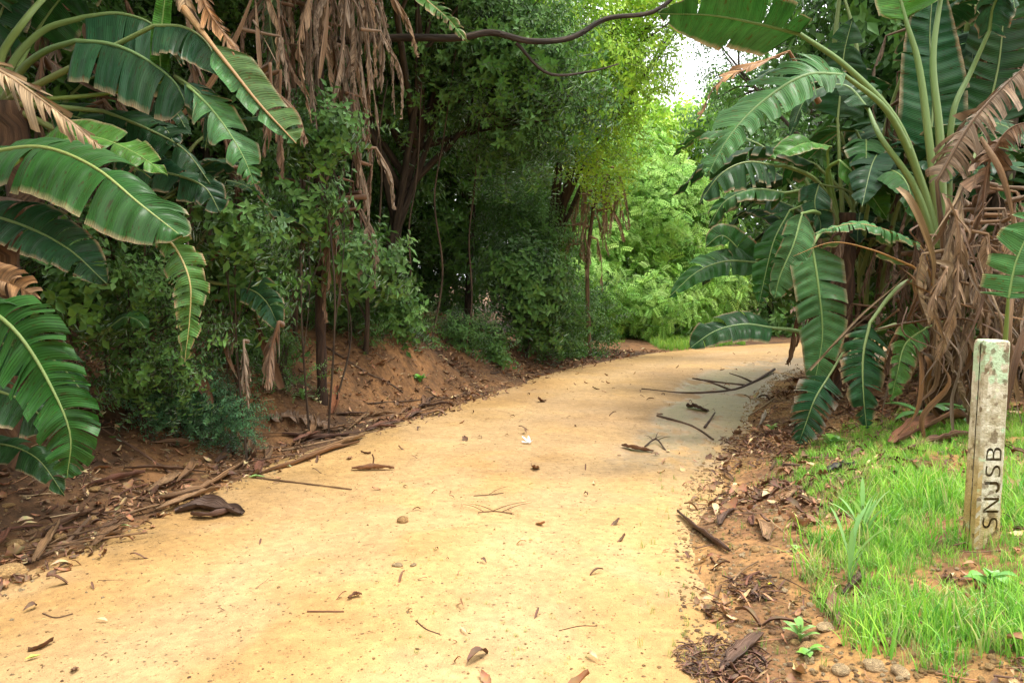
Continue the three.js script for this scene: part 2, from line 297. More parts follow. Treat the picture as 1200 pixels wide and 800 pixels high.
function ribbon(plant, pts, w, color, name = 'dry_strip', mat = M.dry) {  // a single shrivelled strip or split stalk
  const mb = new MB(), c = spline(pts, 14), r = mulberry(++seedN * 5), ph = r() * 6; let prev = null, len = 0;
  for (let k = 0; k < c.length; k++) {
    const T = V(0, 0, 0).subVectors(c[Math.min(k + 1, c.length - 1)], c[Math.max(k - 1, 0)]).normalize(), t = k / (c.length - 1), S = V(Math.cos(ph + t * 1.5), 0.3, Math.sin(ph + t * 1.5)); S.addScaledVector(T, -S.dot(T)).normalize();
    const N = V(0, 0, 0).crossVectors(T, S), ww = w * (0.35 + 0.65 * Math.sin(Math.PI * clamp(0.12 + 0.86 * t))), row = []; if (k) len += c[k].distanceTo(c[k - 1]);
    for (let j = 0; j < 5; j++) { const a = (j / 4 - 0.5) * 2, y = 0.45 * ww * (a * a); row.push(mb.v(c[k].x + S.x * a * ww + N.x * y, c[k].y + S.y * a * ww + N.y * y, c[k].z + S.z * a * ww + N.z * y, mixc(color, DRY.dark, 0.5 * vn(t * 5, j, 0, seedN)), j * 0.11, len)); }
    if (prev) for (let j = 0; j < 4; j++) mb.q(prev[j], row[j], row[j + 1], prev[j + 1]); prev = row;
  }
  return mesh(name, mb.geo(plant.position), mat, plant);
}
function stem(plant, pts, r0, r1, color, name = 'trunk', mat = M.bark, rings = 0) {
  const mb = new MB(), c = spline(pts, 26), sd = ++seedN;
  mb.tube(c, t => (r0 + (r1 - r0) * t) * (1 + (rings ? 0.10 * Math.sin(t * rings) : 0) + 0.12 * (vn(t * 9, 1, 0, sd) - 0.5)), 10, (t, w) => mixc(color, mixc(color, DRY.dark, 0.7), vn(t * 14, w, 0, sd)));
  return mesh(name, mb.geo(plant.position), mat, plant);
}

// ------------------------------------------------------------------ small leaved foliage: sprigs, copied through a crown
function oneLeaf(mb, p, dir, nrm, len, wid, c) {
  const S = V(0, 0, 0).crossVectors(dir, nrm).normalize(), U = V(0, 0, 0).crossVectors(S, dir).normalize();
  const m = p.clone().addScaledVector(dir, len * 0.45), t = p.clone().addScaledVector(dir, len).addScaledVector(U, -len * 0.12), h = len * 0.08;
  const a = mb.v(p.x, p.y, p.z, c), e = mb.v(t.x, t.y, t.z, c), mm = mb.v(m.x - U.x * h, m.y - U.y * h, m.z - U.z * h, c);
  const l = mb.v(m.x + S.x * wid / 2 + U.x * h, m.y + S.y * wid / 2 + U.y * h, m.z + S.z * wid / 2 + U.z * h, c), q = mb.v(m.x - S.x * wid / 2 + U.x * h, m.y - S.y * wid / 2 + U.y * h, m.z - S.z * wid / 2 + U.z * h, c);
  mb.t(a, mm, l); mb.t(l, mm, e); mb.t(a, q, mm); mb.t(q, e, mm);
}
function sprig(kind, seed) {                                         // grows along +y from the origin, about 0.3 m
  const r = mulberry(seed), mb = new MB(), tw = [0.10, 0.07, 0.04];
  const K = { simple: [11, 0.075, 0.034, 0.30], broad: [9, 0.105, 0.058, 0.30], tiny: [18, 0.042, 0.021, 0.28], feather: [0, 0.05, 0.019, 0.3] }[kind];
  const bend = V(rr(-0.06, 0.06, r), 0, rr(-0.06, 0.06, r)), at = t => V(bend.x * t * t, K[3] * t, bend.z * t * t);
  mb.tube([at(0), at(0.5), at(1)], t => 0.0035 * (1 - 0.7 * t), 3, tw, false);
  const shade = () => { const k = 0.8 + 0.4 * r(); return [k * (0.9 + 0.25 * r()), k, k * (0.85 + 0.3 * r())]; };
  if (kind === 'feather') {
    for (let f = 0; f < 5; f++) {
      const p = at(0.2 + 0.18 * f), az = f * 2.4 + r(), d = V(Math.cos(az), 0.55, Math.sin(az)).normalize(), n = V(-d.x * 0.4, 1, -d.z * 0.4).normalize(), s = V(0, 0, 0).crossVectors(d, n).normalize(), c = shade();
      for (let k = 1; k <= 6; k++) for (const sd of [-1, 1]) { const q = p.clone().addScaledVector(d, k * 0.027).add(V(0, -0.0012 * k * k, 0)); oneLeaf(mb, q, s.clone().multiplyScalar(sd).addScaledVector(d, 0.5).add(V(0, -0.15, 0)).normalize(), n, K[1] * (1 - 0.05 * Math.abs(k - 3)), K[2], c); }
    }
  } else for (let k = 0; k < K[0]; k++) {
    const t = 0.15 + 0.85 * k / (K[0] - 1), az = k * 2.4 + r() * 0.8, d = V(Math.cos(az), rr(0.1, 0.7, r), Math.sin(az)).normalize(), n = V(rr(-0.5, 0.5, r), 1, rr(-0.5, 0.5, r)).addScaledVector(d, -0.5).normalize();
    oneLeaf(mb, at(t), d, n, K[1] * rr(0.75, 1.2, r), K[2] * rr(0.8, 1.15, r), shade());
  }
  return mb.geo();
}
const SPRIG = {}; for (const k of ['simple', 'broad', 'tiny', 'feather']) SPRIG[k] = [sprig(k, 5), sprig(k, 6)];
const q4 = new THREE.Quaternion(), m4 = new THREE.Matrix4(), cc = new THREE.Color();
// lobes: [x, y, depth, rx, ry, rz, number]; col: two leaf colours
function crown(parent, lobes, kind, cols, o = {}) {
  const r = mulberry(++seedN * 11), list = [], org = parent.position;
  for (const [x, y, d, rx, ry, rz, n] of lobes) {
    const nk = Math.max(3, Math.round(n / (o.per || 11)));
    for (let k = 0; k < nk; k++) {
      const u = V(rr(-1, 1, r), rr(-1, 1, r), rr(-1, 1, r)).normalize(), rad = Math.pow(r(), o.inner || 0.55), c = V(x + u.x * rx * rad, y + u.y * ry * rad, -d + u.z * rz * rad), t0 = r(), cs = (o.clump || 0.3) * rr(0.6, 1.4, r);
      for (let q = 0; q < (o.per || 11); q++) {
        const w = V(rr(-1, 1, r), rr(-0.8, 0.8, r), rr(-1, 1, r)), p = c.clone().addScaledVector(w, cs);
        if (o.ok && !o.ok(p)) continue;
        if (p.y < surf(p.x, -p.z) + 0.02) continue;
        const dir = u.clone().multiplyScalar(0.7).addScaledVector(w, 0.9).add(V(0, o.lift ?? 0.1, 0)).normalize();
        list.push([p, dir, rr(0.6, 1.55, r) * (o.size || 1), clamp(t0 * 0.6 + r() * 0.5)]);
      }
    }
  }
  for (let h = 0; h < 2; h++) {
    const part = list.filter((_, k) => k % 2 === h); if (!part.length) continue;
    const im = new THREE.InstancedMesh(SPRIG[kind][h], M.leafy, part.length); im.name = 'crown'; im.userData.kind = 'stuff'; im.castShadow = im.receiveShadow = true;
    part.forEach(([p, dir, s, t], k) => {
      q4.setFromUnitVectors(UPV, dir); q4.multiply(new THREE.Quaternion().setFromAxisAngle(UPV, k * 1.7));
      im.setMatrixAt(k, m4.compose(p.clone().sub(org), q4, V(s, s, s)));
      const c = mixc(cols[0], cols[1], t); im.setColorAt(k, cc.setRGB(c[0], c[1], c[2]));
    });
    parent.add(im);
  }
}
const FOL = { forest: [[0.040, 0.125, 0.017], [0.125, 0.285, 0.036]], feathery: [[0.120, 0.330, 0.030], [0.400, 0.680, 0.125]], lime: [[0.230, 0.460, 0.022], [0.500, 0.720, 0.060]] };  // feathery and lime are raised to paint in the strong light at the bend
function tree(name, at, label, group, trunk, lobes, kind, col, o = {}) {
  const g = base(name, at, label, o.cat || 'tree', group), bark = o.bark || [0.13, 0.095, 0.065], mb = new MB();
  if (trunk) {
    const top = trunk[1], r0 = trunk[0], pts = spline([at.clone().add(V(0, -0.1, 0)), at.clone().lerp(top, 0.5).add(V(rr(-0.2, 0.2), 0, rr(-0.2, 0.2))), top], 14);
    mb.tube(pts, t => r0 * (1.25 - 0.7 * t), 8, t => mixc(bark, DRY.dark, 0.5 * vn(t * 12, 3, 0, seedN)));
    lobes.forEach(([x, y, d, rx, ry, rz], k) => {
      const f = pts[5 + Math.min(9, (k * 3) % 10)], e = V(x, y, -d);
      const b = spline([f, f.clone().lerp(e, 0.5).add(V(rr(-0.2, 0.2), rr(0, 0.3), rr(-0.2, 0.2))), e], 8);
      mb.tube(b, t => r0 * 0.55 * (1 - 0.8 * t), 6, bark);
      for (let j = 0; j < 4; j++) { const s = b[3 + (j + k) % 5], q = e.clone().add(V(rr(-0.8, 0.8) * rx, rr(-0.8, 0.8) * ry, rr(-0.8, 0.8) * rz)); mb.tube(spline([s, s.clone().lerp(q, 0.5).add(V(0, rr(-0.1, 0.25), 0)), q], 6), t => r0 * 0.22 * (1 - 0.85 * t) + 0.003, 5, bark); }
    });
    mesh('trunk', mb.geo(at), M.bark, g);
  }
  crown(g, lobes, kind, Array.isArray(col) ? col : FOL[col], o);
  return g;
}

// ------------------------------------------------------------------ trees and shrubs
{
  const gapless = p => { const a = p.x / -p.z, e = (p.y - EYE) / -p.z; return hash(p.x * 997 | 0, p.y * 991 | 0, p.z * 983 | 0) < 0.16 || !(a > 0.192 && a < 0.25 && e > 0.215 && e < 0.29); };   // the break in the trees above the bend
  const t1 = tree('forest_tree', onGround(-1.9, 11.8), 'dark dense evergreen tree on the bank, its crown hanging over the track', null, [0.11, V(-1.2, 4.2, -11.9)],
    [[-0.8, 5.4, 11.6, 1.5, 1.1, 1.5, 1300], [0.1, 4.8, 11.4, 0.95, 0.85, 1.1, 700], [0.75, 4.1, 11.6, 0.45, 0.5, 0.6, 130], [-0.1, 3.75, 11.8, 0.75, 0.55, 0.9, 330], [-1.3, 4.6, 12.2, 1.2, 0.9, 1.3, 900], [-2.4, 5.4, 11.6, 1.6, 1.1, 1.6, 1100], [-0.5, 6.4, 11.5, 1.4, 0.8, 1.5, 800], [-2.6, 6.9, 10, 2.2, 0.8, 2.0, 1300], [-4.4, 6.6, 10.5, 2.0, 1.0, 2.0, 1000], [-1.5, 6.3, 8.8, 1.7, 0.8, 1.3, 900], [-0.7, 6.6, 9.8, 1.2, 0.8, 1.2, 500], [-3.2, 6.0, 8.4, 1.6, 0.9, 1.5, 800], [-1.0, 6.6, 6.6, 1.5, 0.6, 1.2, 500]], 'simple', 'forest', { inner: 0.7, clump: 0.36, per: 16, size: 1.1, ok: gapless });  // the high lobes out of view are added to shade the hollow
  const lb = new MB();
  lb.tube(spline([[395, 48, 9.4], [470, 44, 9.2], [540, 44, 9], [575, 38, 9], [620, 48, 9], [670, 44, 9.1], [710, 22, 9.2], [765, 14, 9.3], [800, -12, 9.4]].map(q => P(...q)), 40), t => 0.048 - 0.026 * t, 8, (t, w) => mixc([0.14, 0.10, 0.07], [0.05, 0.04, 0.03], vn(t * 20, w)));
  lb.tube(spline([[605, 50, 9], [640, 85, 9.1], [690, 84, 9.4], [725, 75, 9.6]].map(q => P(...q)), 16), t => 0.022 - 0.014 * t, 6, [0.10, 0.07, 0.05]);
  lb.tube(spline([[395, 48, 9.4], [300, 75, 10.2], [330, 180, 11.2]].map(q => P(...q)), 16), t => 0.062 + 0.02 * t, 8, [0.11, 0.08, 0.055]);
  mesh('branch', lb.geo(t1.position), M.bark, t1).userData.label = 'long bare bough reaching out above the track';
  tree('forest_tree', onGround(0.2, 15.5), 'tall tree above the bend, its small leaves coloured yellow green to look backlit', null, [0.10, V(1.3, 4.8, -13.6)],
    [[1.35, 5.3, 13.0, 0.75, 0.8, 0.8, 420], [2.05, 4.75, 13.2, 0.5, 0.7, 0.7, 260], [1.9, 6.1, 13, 0.8, 0.6, 0.8, 340], [1.35, 4.1, 13.4, 0.55, 0.6, 0.7, 240], [0.7, 6.2, 13, 0.8, 0.7, 0.8, 320], [1.75, 3.6, 14, 0.4, 0.5, 0.5, 140], [2.5, 5.95, 13, 0.6, 0.45, 0.6, 220], [3.1, 6.3, 13.4, 0.5, 0.4, 0.5, 110]], 'simple', 'lime', { ok: gapless });
  tree('forest_tree', onGround(7.2, 14.0), 'thin crowned tree showing white sky between its leaves behind the broken leaf', null, [0.09, V(5.0, 5.6, -14.4)],
    [[4.6, 6.6, 14.6, 1.0, 0.7, 0.9, 300], [3.7, 6.2, 15, 0.55, 0.5, 0.6, 110], [4.4, 5.1, 15, 0.7, 0.7, 0.7, 170]], 'simple', 'forest', { ok: gapless });
  tree('forest_bush', onGround(3.1, 20.6), 'large light green bush with feathery leaves, its colour brightened to look lit, where the track turns', null, [0.05, V(3.3, 2.6, -20.6)],
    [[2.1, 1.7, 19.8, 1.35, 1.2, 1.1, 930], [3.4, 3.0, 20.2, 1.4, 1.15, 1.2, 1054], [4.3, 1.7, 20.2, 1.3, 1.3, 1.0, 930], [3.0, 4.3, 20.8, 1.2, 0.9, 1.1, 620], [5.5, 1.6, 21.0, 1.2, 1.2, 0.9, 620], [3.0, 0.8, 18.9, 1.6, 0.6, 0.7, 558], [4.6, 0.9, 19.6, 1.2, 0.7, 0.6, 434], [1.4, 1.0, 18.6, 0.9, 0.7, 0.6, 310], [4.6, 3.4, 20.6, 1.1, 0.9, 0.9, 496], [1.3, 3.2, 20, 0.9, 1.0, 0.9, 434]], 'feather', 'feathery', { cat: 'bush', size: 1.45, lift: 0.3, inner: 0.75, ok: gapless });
  tree('forest_tree', onGround(4.9, 25), 'tree with leaves coloured lime yellow to look backlit, rising behind the large light green bush', null, [0.08, V(4.6, 4.6, -24.6)],
    [[4.4, 5.3, 24, 1.1, 1.0, 1.0, 900], [3.3, 6.1, 24, 1.2, 1.3, 1.0, 1000], [5.8, 4.6, 24.5, 1.3, 1.0, 1.0, 800], [5.4, 3.2, 24, 1.8, 1.2, 1.0, 900], [2.6, 7.6, 24, 1.2, 1.4, 1, 800], [5.2, 6.4, 24.4, 0.9, 0.7, 0.8, 260], [6.4, 6.6, 24.6, 0.9, 0.8, 0.8, 300]], 'broad', 'lime', { size: 1.2, ok: gapless });
  // shrubs along the foot of the bank
  const edge = 'shrubs along the inner bank';
  for (const [x, y, d, s, n, kind, col, label] of [
    [0.25, 1.5, 13.2, 0.58, 420, 'broad', 'forest', 'leafy green shrub leaning over the end of the bare soil bank'],
    [0.55, 1.0, 13.6, 0.6, 460, 'simple', 'forest', 'fresh green shrub trailing down the bank to the edge of the track'],
    [1.15, 0.95, 15.4, 0.75, 600, 'simple', 'forest', 'rounded green shrub beside the track with dead fronds above it'],
    [0.3, 2.4, 14.2, 0.8, 520, 'simple', 'forest', 'upright shrub between the dark tree and the dead hanging fronds'],
    [-1.75, 1.7, 9.2, 0.3, 90, 'broad', 'forest', 'small shrub with toothed pale leaves before the dark thicket'],
  ]) tree('shrub', onGround(x, d), label, edge, [0.028, V(x, y, -d)], [[x, y, d, s, s * 0.9, s * 0.8, n], [x + 0.2 * s, Math.max(surf(x, d) + 0.25, y - s * 0.75), d - 0.25 * s, s * 0.75, s * 0.5, s * 0.6, n * 0.45 | 0], [x - 0.4 * s, y + 0.45 * s, d + 0.1, s * 0.6, s * 0.5, s * 0.6, n * 0.4 | 0]], kind, col, { cat: 'shrub', clump: 0.2, inner: 0.7, size: 0.85 });
  // undergrowth by the leaning banana plants on the bank
  for (const [px, py, d, s, n, kind, col, label] of [
    [275, 262, 6.1, 0.25, 75, 'broad', 'forest', 'light green sapling below the torn hanging leaves'],
    [372, 150, 7.1, 0.27, 100, 'broad', 'forest', 'leafy creeper climbing through the brown dead fronds'],
    [352, 235, 7.1, 0.23, 65, 'broad', 'forest', 'creeper hanging below the brown dead fronds'],
    [382, 290, 7.8, 0.31, 75, 'broad', 'forest', 'small bush with toothed leaves at the mouth of the dark thicket'],
    [70, 320, 5.4, 0.38, 130, 'broad', 'forest', 'shrub between the two large drooping banana leaves'],
    [160, 345, 5.9, 0.50, 180, 'simple', 'forest', 'dense shrub behind the yellowing split leaf, nearer the bank top'],
    [265, 330, 6.6, 0.38, 120, 'broad', 'forest', 'green shrub behind the yellowing split leaf tip'],
    [175, 430, 5.9, 0.32, 115, 'simple', 'forest', 'low shrub just above the feathery bush'],
    [110, 265, 6.4, 0.41, 130, 'simple', 'forest', 'shrub directly behind the broad ribbed leaf'],
    [330, 430, 7.4, 0.27, 45, 'tiny', 'forest', 'small leaved plant on the bank beside the dead stalks'],
    [455, 400, 10.2, 0.45, 75, 'tiny', 'forest', 'thin creeping plant on the upper edge of the soil bank'],
  ]) {
    const c = P(px, py, d), f = onGround(c.x, d + 0.15);
    tree('shrub', f, label, null, [0.009, c], [[c.x, c.y, d, s, s * 0.85, s * 0.8, n], [c.x + s * 0.5, c.y - s * 0.5, d, s * 0.6, s * 0.5, s * 0.6, n / 2 | 0], [c.x - s * 0.5, c.y - s * 0.3, d + 0.1, s * 0.6, s * 0.6, s * 0.6, n / 2 | 0]], kind, col, { cat: 'shrub', clump: 0.13, inner: 0.8, per: 7, size: 0.62 });
  }
  { const r = mulberry(212); for (let k = 0; k < 18; k++) {
    const d = rr(6.6, 15.5, r); let x = 0; const off = -HW - rr(1.15, 1.9, r) * (d > 11 ? 0.6 : 1); for (let q = 0; q < 7; q++) x -= (road(x, d)[0] - off) * 0.8;
    const f = onGround(x, d), s = rr(0.18, 0.42, r), y = f.y + s * 0.6;
    tree('bank_plant', f, 'small leafy plant growing on the shoulder of the soil bank', 'low plants on the soil bank', [0.006, V(x, y, -d)], [[x, y, d, s, s * 0.7, s, 60 + s * 260 | 0], [x + s * 0.5, y - s * 0.5, d - s * 0.3, s * 0.6, s * 0.4, s * 0.6, 40]], ['tiny', 'simple', 'broad'][k % 3], 'forest', { cat: 'plant', clump: 0.12, per: 6, size: 0.6, inner: 0.8 });
  } }
  { const c = G(215, 505); tree('feathery_bush', c, 'low blue green bush with fine feathery leaves on the bank edge', null, [0.012, c.clone().add(V(0, 0.25, 0))], [[c.x, c.y + 0.22, -c.z, 0.40, 0.27, 0.3, 900], [c.x - 0.36, c.y + 0.14, -c.z + 0.1, 0.26, 0.2, 0.24, 320], [c.x + 0.34, c.y + 0.1, -c.z, 0.26, 0.17, 0.2, 320]], 'tiny', [[0.04, 0.17, 0.06], [0.12, 0.32, 0.11]], { cat: 'bush', clump: 0.1, per: 7, size: 0.5, inner: 0.9 }); }
  // the deep thicket behind the bank
  const deep = 'trees deep in the thicket behind the bank';
  const rt = mulberry(55);
  for (const [x, d, h, s] of [[-3.9, 9.8, 4.6, 1.5], [-5.2, 8.6, 4.2, 1.6], [-4.6, 11.5, 4.9, 1.8], [-2.9, 14, 4.9, 1.8], [-6.6, 11, 4.5, 2], [-0.9, 15.4, 4.8, 1.7], [-4.2, 16.5, 5, 2.1], [-7.4, 14.5, 5, 2.2], [-1.6, 18.5, 5.4, 2.1], [0.4, 19, 5.5, 1.8], [-3.9, 21, 6, 2.4], [-9.5, 10, 5, 2.3], [-8.5, 18.5, 6, 2.6], [-6.4, 6.6, 4.2, 1.6], [-13, 14, 6, 3], [-5.2, 25, 7, 3], [-0.6, 24, 6.5, 2.4], [-12, 22, 7, 3.2], [-2.2, 16.4, 3.6, 1.7], [-5.6, 15, 3.4, 1.8], [-3.4, 18.5, 3.4, 2.0]])
    tree('thicket_tree', onGround(x, d), 'small leaved forest tree deep in the thicket behind the bank', deep, [0.07, V(x + 0.2, h, -d)],
      [[x, h, d, s, s * 0.8, s, 760], [x + rr(-0.6, 0.6, rt), h - s * 0.9, d + rr(-0.3, 0.5, rt), s * 0.9, s * 0.65, s * 0.9, 560], [x + rr(-0.5, 0.5, rt), h - s * 1.7, d + 0.9, s * 0.8, s * 0.55, s * 0.8, d < 14.5 ? 70 : 420], [x + rr(-1, 1, rt), h + s * 0.7, d, s * 0.9, s * 0.6, s * 0.9, 520]], 'simple', 'forest', { size: 1.35, ok: gapless });
  const back = 'trees standing behind the banana clump';
  for (const [x, d, h, s] of [[4.9, 10.6, 4.6, 1.3], [6.0, 10.2, 5.6, 1.6], [7.2, 9.2, 4.8, 1.7], [6.4, 11.5, 4.2, 1.7], [8.6, 10.6, 4.6, 2], [9.2, 14, 5.2, 2.1], [12, 12, 5.2, 2.6], [7.2, 21.5, 4.2, 2], [9.5, 22.5, 5.2, 2.4], [13, 22, 6, 3], [17, 16, 6, 3], [12.5, 30, 7, 3.4], [18, 27, 7, 3.5]])
    tree('thicket_tree', onGround(x, d), 'leafy forest tree standing behind the large banana clump', back, [0.08, V(x - 0.2, h, -d)],
      [[x, h, d, s, s * 0.8, s, 700], [x + rr(-0.6, 0.6, rt), h - s * 0.9, d, s * 0.95, s * 0.7, s * 0.9, 520], [x + rr(-0.5, 0.5, rt), h - s * 1.8, d, s * 0.9, s * 0.6, s * 0.8, 360], [x + rr(-1, 1, rt), h + s * 0.8, d, s * 0.9, s * 0.6, s * 0.9, 420]], 'broad', 'forest', { size: 1.3, ok: gapless });
  const near = 'trees beside the track out of view';  // unseen trees beside the camera, put in to cut the fill light
  for (const [x, d, h, s] of [[-5.6, 3.2, 4.4, 1.8], [-5.2, 0, 4.6, 2.0], [-6.4, -3.5, 5, 2.4], [7.4, 2.2, 4.4, 1.8], [7.6, -0.8, 4.8, 2.2], [7, -4.5, 5, 2.5], [-4, -9, 5, 2.6], [4.5, -10, 5, 2.6]])
    tree('unseen_tree', onGround(x, d), 'unseen forest tree beside the nearer stretch of the track', near, [0.09, V(x, h, -d)],
      [[x, h, d, s, s * 0.8, s, 420], [x, h - s * 0.9, d, s * 0.95, s * 0.7, s * 0.9, 320], [x, h - s * 1.7, d, s * 0.9, s * 0.6, s * 0.8, 260]], 'broad', 'forest', { size: 1.8 });
  tree('unseen_tree', onGround(-4.6, 6.2), 'tall unseen tree added to shade the bank, its boughs high above the banana plants', null, [0.1, V(-4.2, 4.8, -6.0)],
    [[-3.9, 5.6, 4.6, 1.6, 0.8, 1.4, 520], [-3.0, 5.7, 6.2, 1.5, 0.8, 1.4, 520], [-4.6, 5.0, 3.0, 1.3, 0.9, 1.3, 360], [-2.2, 6.0, 7.4, 1.2, 0.7, 1.1, 360]], 'broad', 'forest', { size: 1.5 });  // boughs above the frame, added to darken the bank below
  // thin stems and creepers in the hollow
  const vin = 'thin stems in the dark hollow';
  for (const [px, py, d, px2, py2, lean] of [[470, 372, 10.4, 488, 210, 0.1], [452, 372, 10.6, 440, 120, -0.1], [398, 380, 9.8, 410, 150, 0.15], [345, 385, 9, 352, 190, 0], [505, 380, 11, 520, 160, 0.2], [425, 385, 10, 400, 60, -0.2], [545, 385, 11.4, 556, 220, 0.1], [375, 370, 9.4, 430, 215, 0.3], [490, 376, 10.6, 436, 300, -0.3]]) {
    const a = P(px, py, d); a.y = surf(a.x, d) - 0.05; const b = P(px2, py2, d + 0.3), g = base('sapling', onGround(a.x, d), 'thin bare brown stem rising through the dark hollow', 'sapling', vin);
    stem(g, [a, a.clone().lerp(b, 0.35).add(V(lean * 0.5, 0, 0)), a.clone().lerp(b, 0.7).add(V(-lean * 0.4, 0, 0)), b, b.clone().add(V(lean, 1.2, 0.2))], rr(0.014, 0.03), 0.008, [0.20, 0.14, 0.08], 'trunk');
  }
}

// ------------------------------------------------------------------ banana plants on the bank
{
  // A: the big drooping leaves
  const a = base('wild_banana_plant', onGround(-3.3, 4.9), 'wild banana plant with broad ribbed leaves drooping from the bank over the track', 'banana plant');
  stem(a, [onGround(-3.3, 4.9, -0.1), V(-3.25, 1.3, -4.9), V(-3.1, 2.0, -4.8)], 0.13, 0.10, DRY.brown, 'trunk', M.bark, 40);
  const bs = [-130, 300, 4.75];
  leafPx(a, 4.6, [bs, [-70, 205, 4.65]], [[-10, 178, 4.55], [50, 173, 4.45], [110, 196, 4.35], [165, 240, 4.25], [214, 278, 4.2]], { W: 0.38, kind: 'mid', N: [0.05, 1, 0.75], droop: 1.5, fold: 0.25, tears: 7, gap: 0.06, tip: 3, r1: 0.017, stalkColor: [0.30, 0.36, 0.09] });
  leafPx(a, 4.2, [bs, [-90, 320, 4.3]], [[-45, 340, 4.1], [18, 388, 4.0], [58, 450, 3.95], [82, 510, 3.9], [78, 560, 3.88]], { W: 0.25, kind: 'mid', N: [0.15, 0.25, 1], droop: 0.4, fold: 0.12, tears: 24, gap: 0.2, tip: 3, uneven: 0.22, sweep: 0.35 });
  leafPx(a, 4.6, [bs, [-100, 240]], [[-60, 242, 4.6], [20, 262, 4.5], [80, 292, 4.4], [124, 332, 4.35]], { W: 0.22, kind: 'blue', N: [0.1, 0.8, 0.75], droop: 0.7, tears: 14, gap: 0.14 });
  leafPx(a, 4.2, [bs], [[-90, 420, 4.2], [-20, 452, 4.1], [30, 472, 4.05], [62, 505, 4.0]], { W: 0.26, kind: 'deep', N: [0.1, 1, 0.5], droop: 1.3, tears: 5 });
  leafPx(a, 4.4, [bs], [[-90, 385, 4.6], [-10, 400, 4.55], [60, 420, 4.5], [105, 470, 4.5]], { W: 0.25, kind: 'deep', N: [0.1, 1, 0.5], droop: 1.3, tears: 5 });
  leafPx(a, 4.9, [bs], [[-70, 540, 4.3], [-10, 520, 4.3], [40, 535, 4.25], [75, 580, 4.2]], { W: 0.16, kind: 'deep', N: [0.1, 1, 0.5], droop: 1.2, tears: 6 });
  leafPx(a, 4.3, [bs], [[-80, 60, 4.3], [-10, 78, 4.25], [50, 118, 4.2], [118, 172, 4.2]], { dry: true, kind: 'straw', W: 0.36, tears: 24, sweep: 1.7, fold: -0.1, N: [0.1, 1, 0.6], droop: 1.0, gap: 0.6, lost: 0.05, tagDry: 'straw coloured dead leaf split into threads' });
  leafPx(a, 4.2, [bs], [[-90, 300, 4.25], [-20, 322, 4.2], [20, 335, 4.2], [46, 352, 4.2]], { dry: true, kind: 'orange', W: 0.16, tears: 8, sweep: 0.5, N: [0.1, 0.5, 1], droop: 0.4, lost: 0, gap: 0.25, tagDry: 'rust orange dying leaf' });
  leafPx(a, 4.4, [bs], [[40, 175, 4.8], [100, 160, 4.8], [150, 175, 4.75], [196, 205, 4.7]], { W: 0.17, kind: 'bright', N: [0.1, 0.7, 0.9], droop: 0.7, tears: 5 });
  leafPx(a, 4.2, [[170, 255, 4.35]], [[184, 268, 4.35], [206, 292, 4.32], [222, 330, 4.3], [222, 372, 4.3], [216, 424, 4.3]], { W: 0.13, kind: 'light', N: [0.25, 0.3, 1], droop: 0.4, fold: 0.15, tears: 14, gap: 0.3, edge: 0.16, uneven: 0.35, stalkColor: [0.5, 0.42, 0.16], tip: 3 });
  // B: the crown behind it
  const b = base('wild_banana_plant', onGround(-3.55, 5.7), 'wild banana plant whose stalks arch up and out behind the broad ribbed leaf', 'banana plant');
  stem(b, [onGround(-3.55, 5.7, -0.1), V(-3.5, 1.6, -5.7), P(8, 120, 5.6)], 0.14, 0.11, DRY.brown, 'trunk', M.bark, 40);
  const bb = [2, 120, 5.6];
  leafPx(b, 5.4, [bb, [25, 82, 5.5], [52, 60, 5.4]], [[88, 48, 5.3], [130, 52, 5.25], [168, 68, 5.2], [204, 96, 5.15], [218, 122, 5.1]], { W: 0.40, kind: 'blue', N: [0.1, 1, 0.5], droop: 2.2, fold: -0.2, tears: 4, gap: 0.1, rise: 0.02, tip: 4, r1: 0.018, r0: 0.03, stalkColor: [0.13, 0.22, 0.06] });
  leafPx(b, 5.6, [bb, [12, 78, 5.6], [50, 36, 5.6]], [[98, 20, 5.6], [140, 16, 5.6], [180, 30, 5.6], [204, 66, 5.6]], { W: 0.38, kind: 'blue', N: [0.1, 1, 0.5], droop: 2, fold: -0.2, tears: 3, gap: 0.08, rise: 0.02, tip: 4, r1: 0.018, r0: 0.034, stalkColor: [0.16, 0.24, 0.06] });
  leafPx(b, 5.8, [bb, [0, 70], [30, 22]], [[62, -14, 5.8], [90, -60], [110, -110]], { W: 0.3, kind: 'mid', N: [0.2, 0.1, 1], tears: 3, r1: 0.018, r0: 0.034 });
  leafPx(b, 5.8, [bb], [[40, 40, 6.1], [80, -10, 6.1], [140, -40, 6.1]], { W: 0.4, kind: 'mid', N: [0.2, 0.1, 1], tears: 3 });
  leafPx(b, 5.8, [bb], [[-20, 60, 6.0], [10, -10, 6.0], [20, -70, 6.0]], { W: 0.3, kind: 'deep', N: [0.2, 0.1, 1], tears: 5 });
  leafPx(b, 5.3, [bb, [120, 110, 5.5]], [[188, 96, 5.3], [188, 45, 5.3], [194, -10, 5.3], [200, -60, 5.3]], { W: 0.075, kind: 'bright', N: [0.3, 0.1, 1], tears: 1, fold: 0.5 });
  leafPx(b, 5.3, [bb], [[180, 30, 5.25], [215, 32, 5.2], [240, 48, 5.15], [262, 88, 5.1]], { W: 0.27, kind: 'blue', N: [0.1, 1, 0.4], droop: 2, fold: -0.2, tears: 4, gap: 0.15, rise: 0.02 });
  leafPx(b, 5.0, [[215, 10, 5.2]], [[248, 52, 5.0], [272, 82, 4.95], [304, 122, 4.9], [332, 152, 4.85], [347, 168, 4.8]], { W: 0.21, sides: [-1], kind: 'light', N: [-0.2, 0.5, 1], droop: 0.6, tears: 3, gap: 0.15, stalkColor: [0.42, 0.24, 0.09], fold: 0.1 });
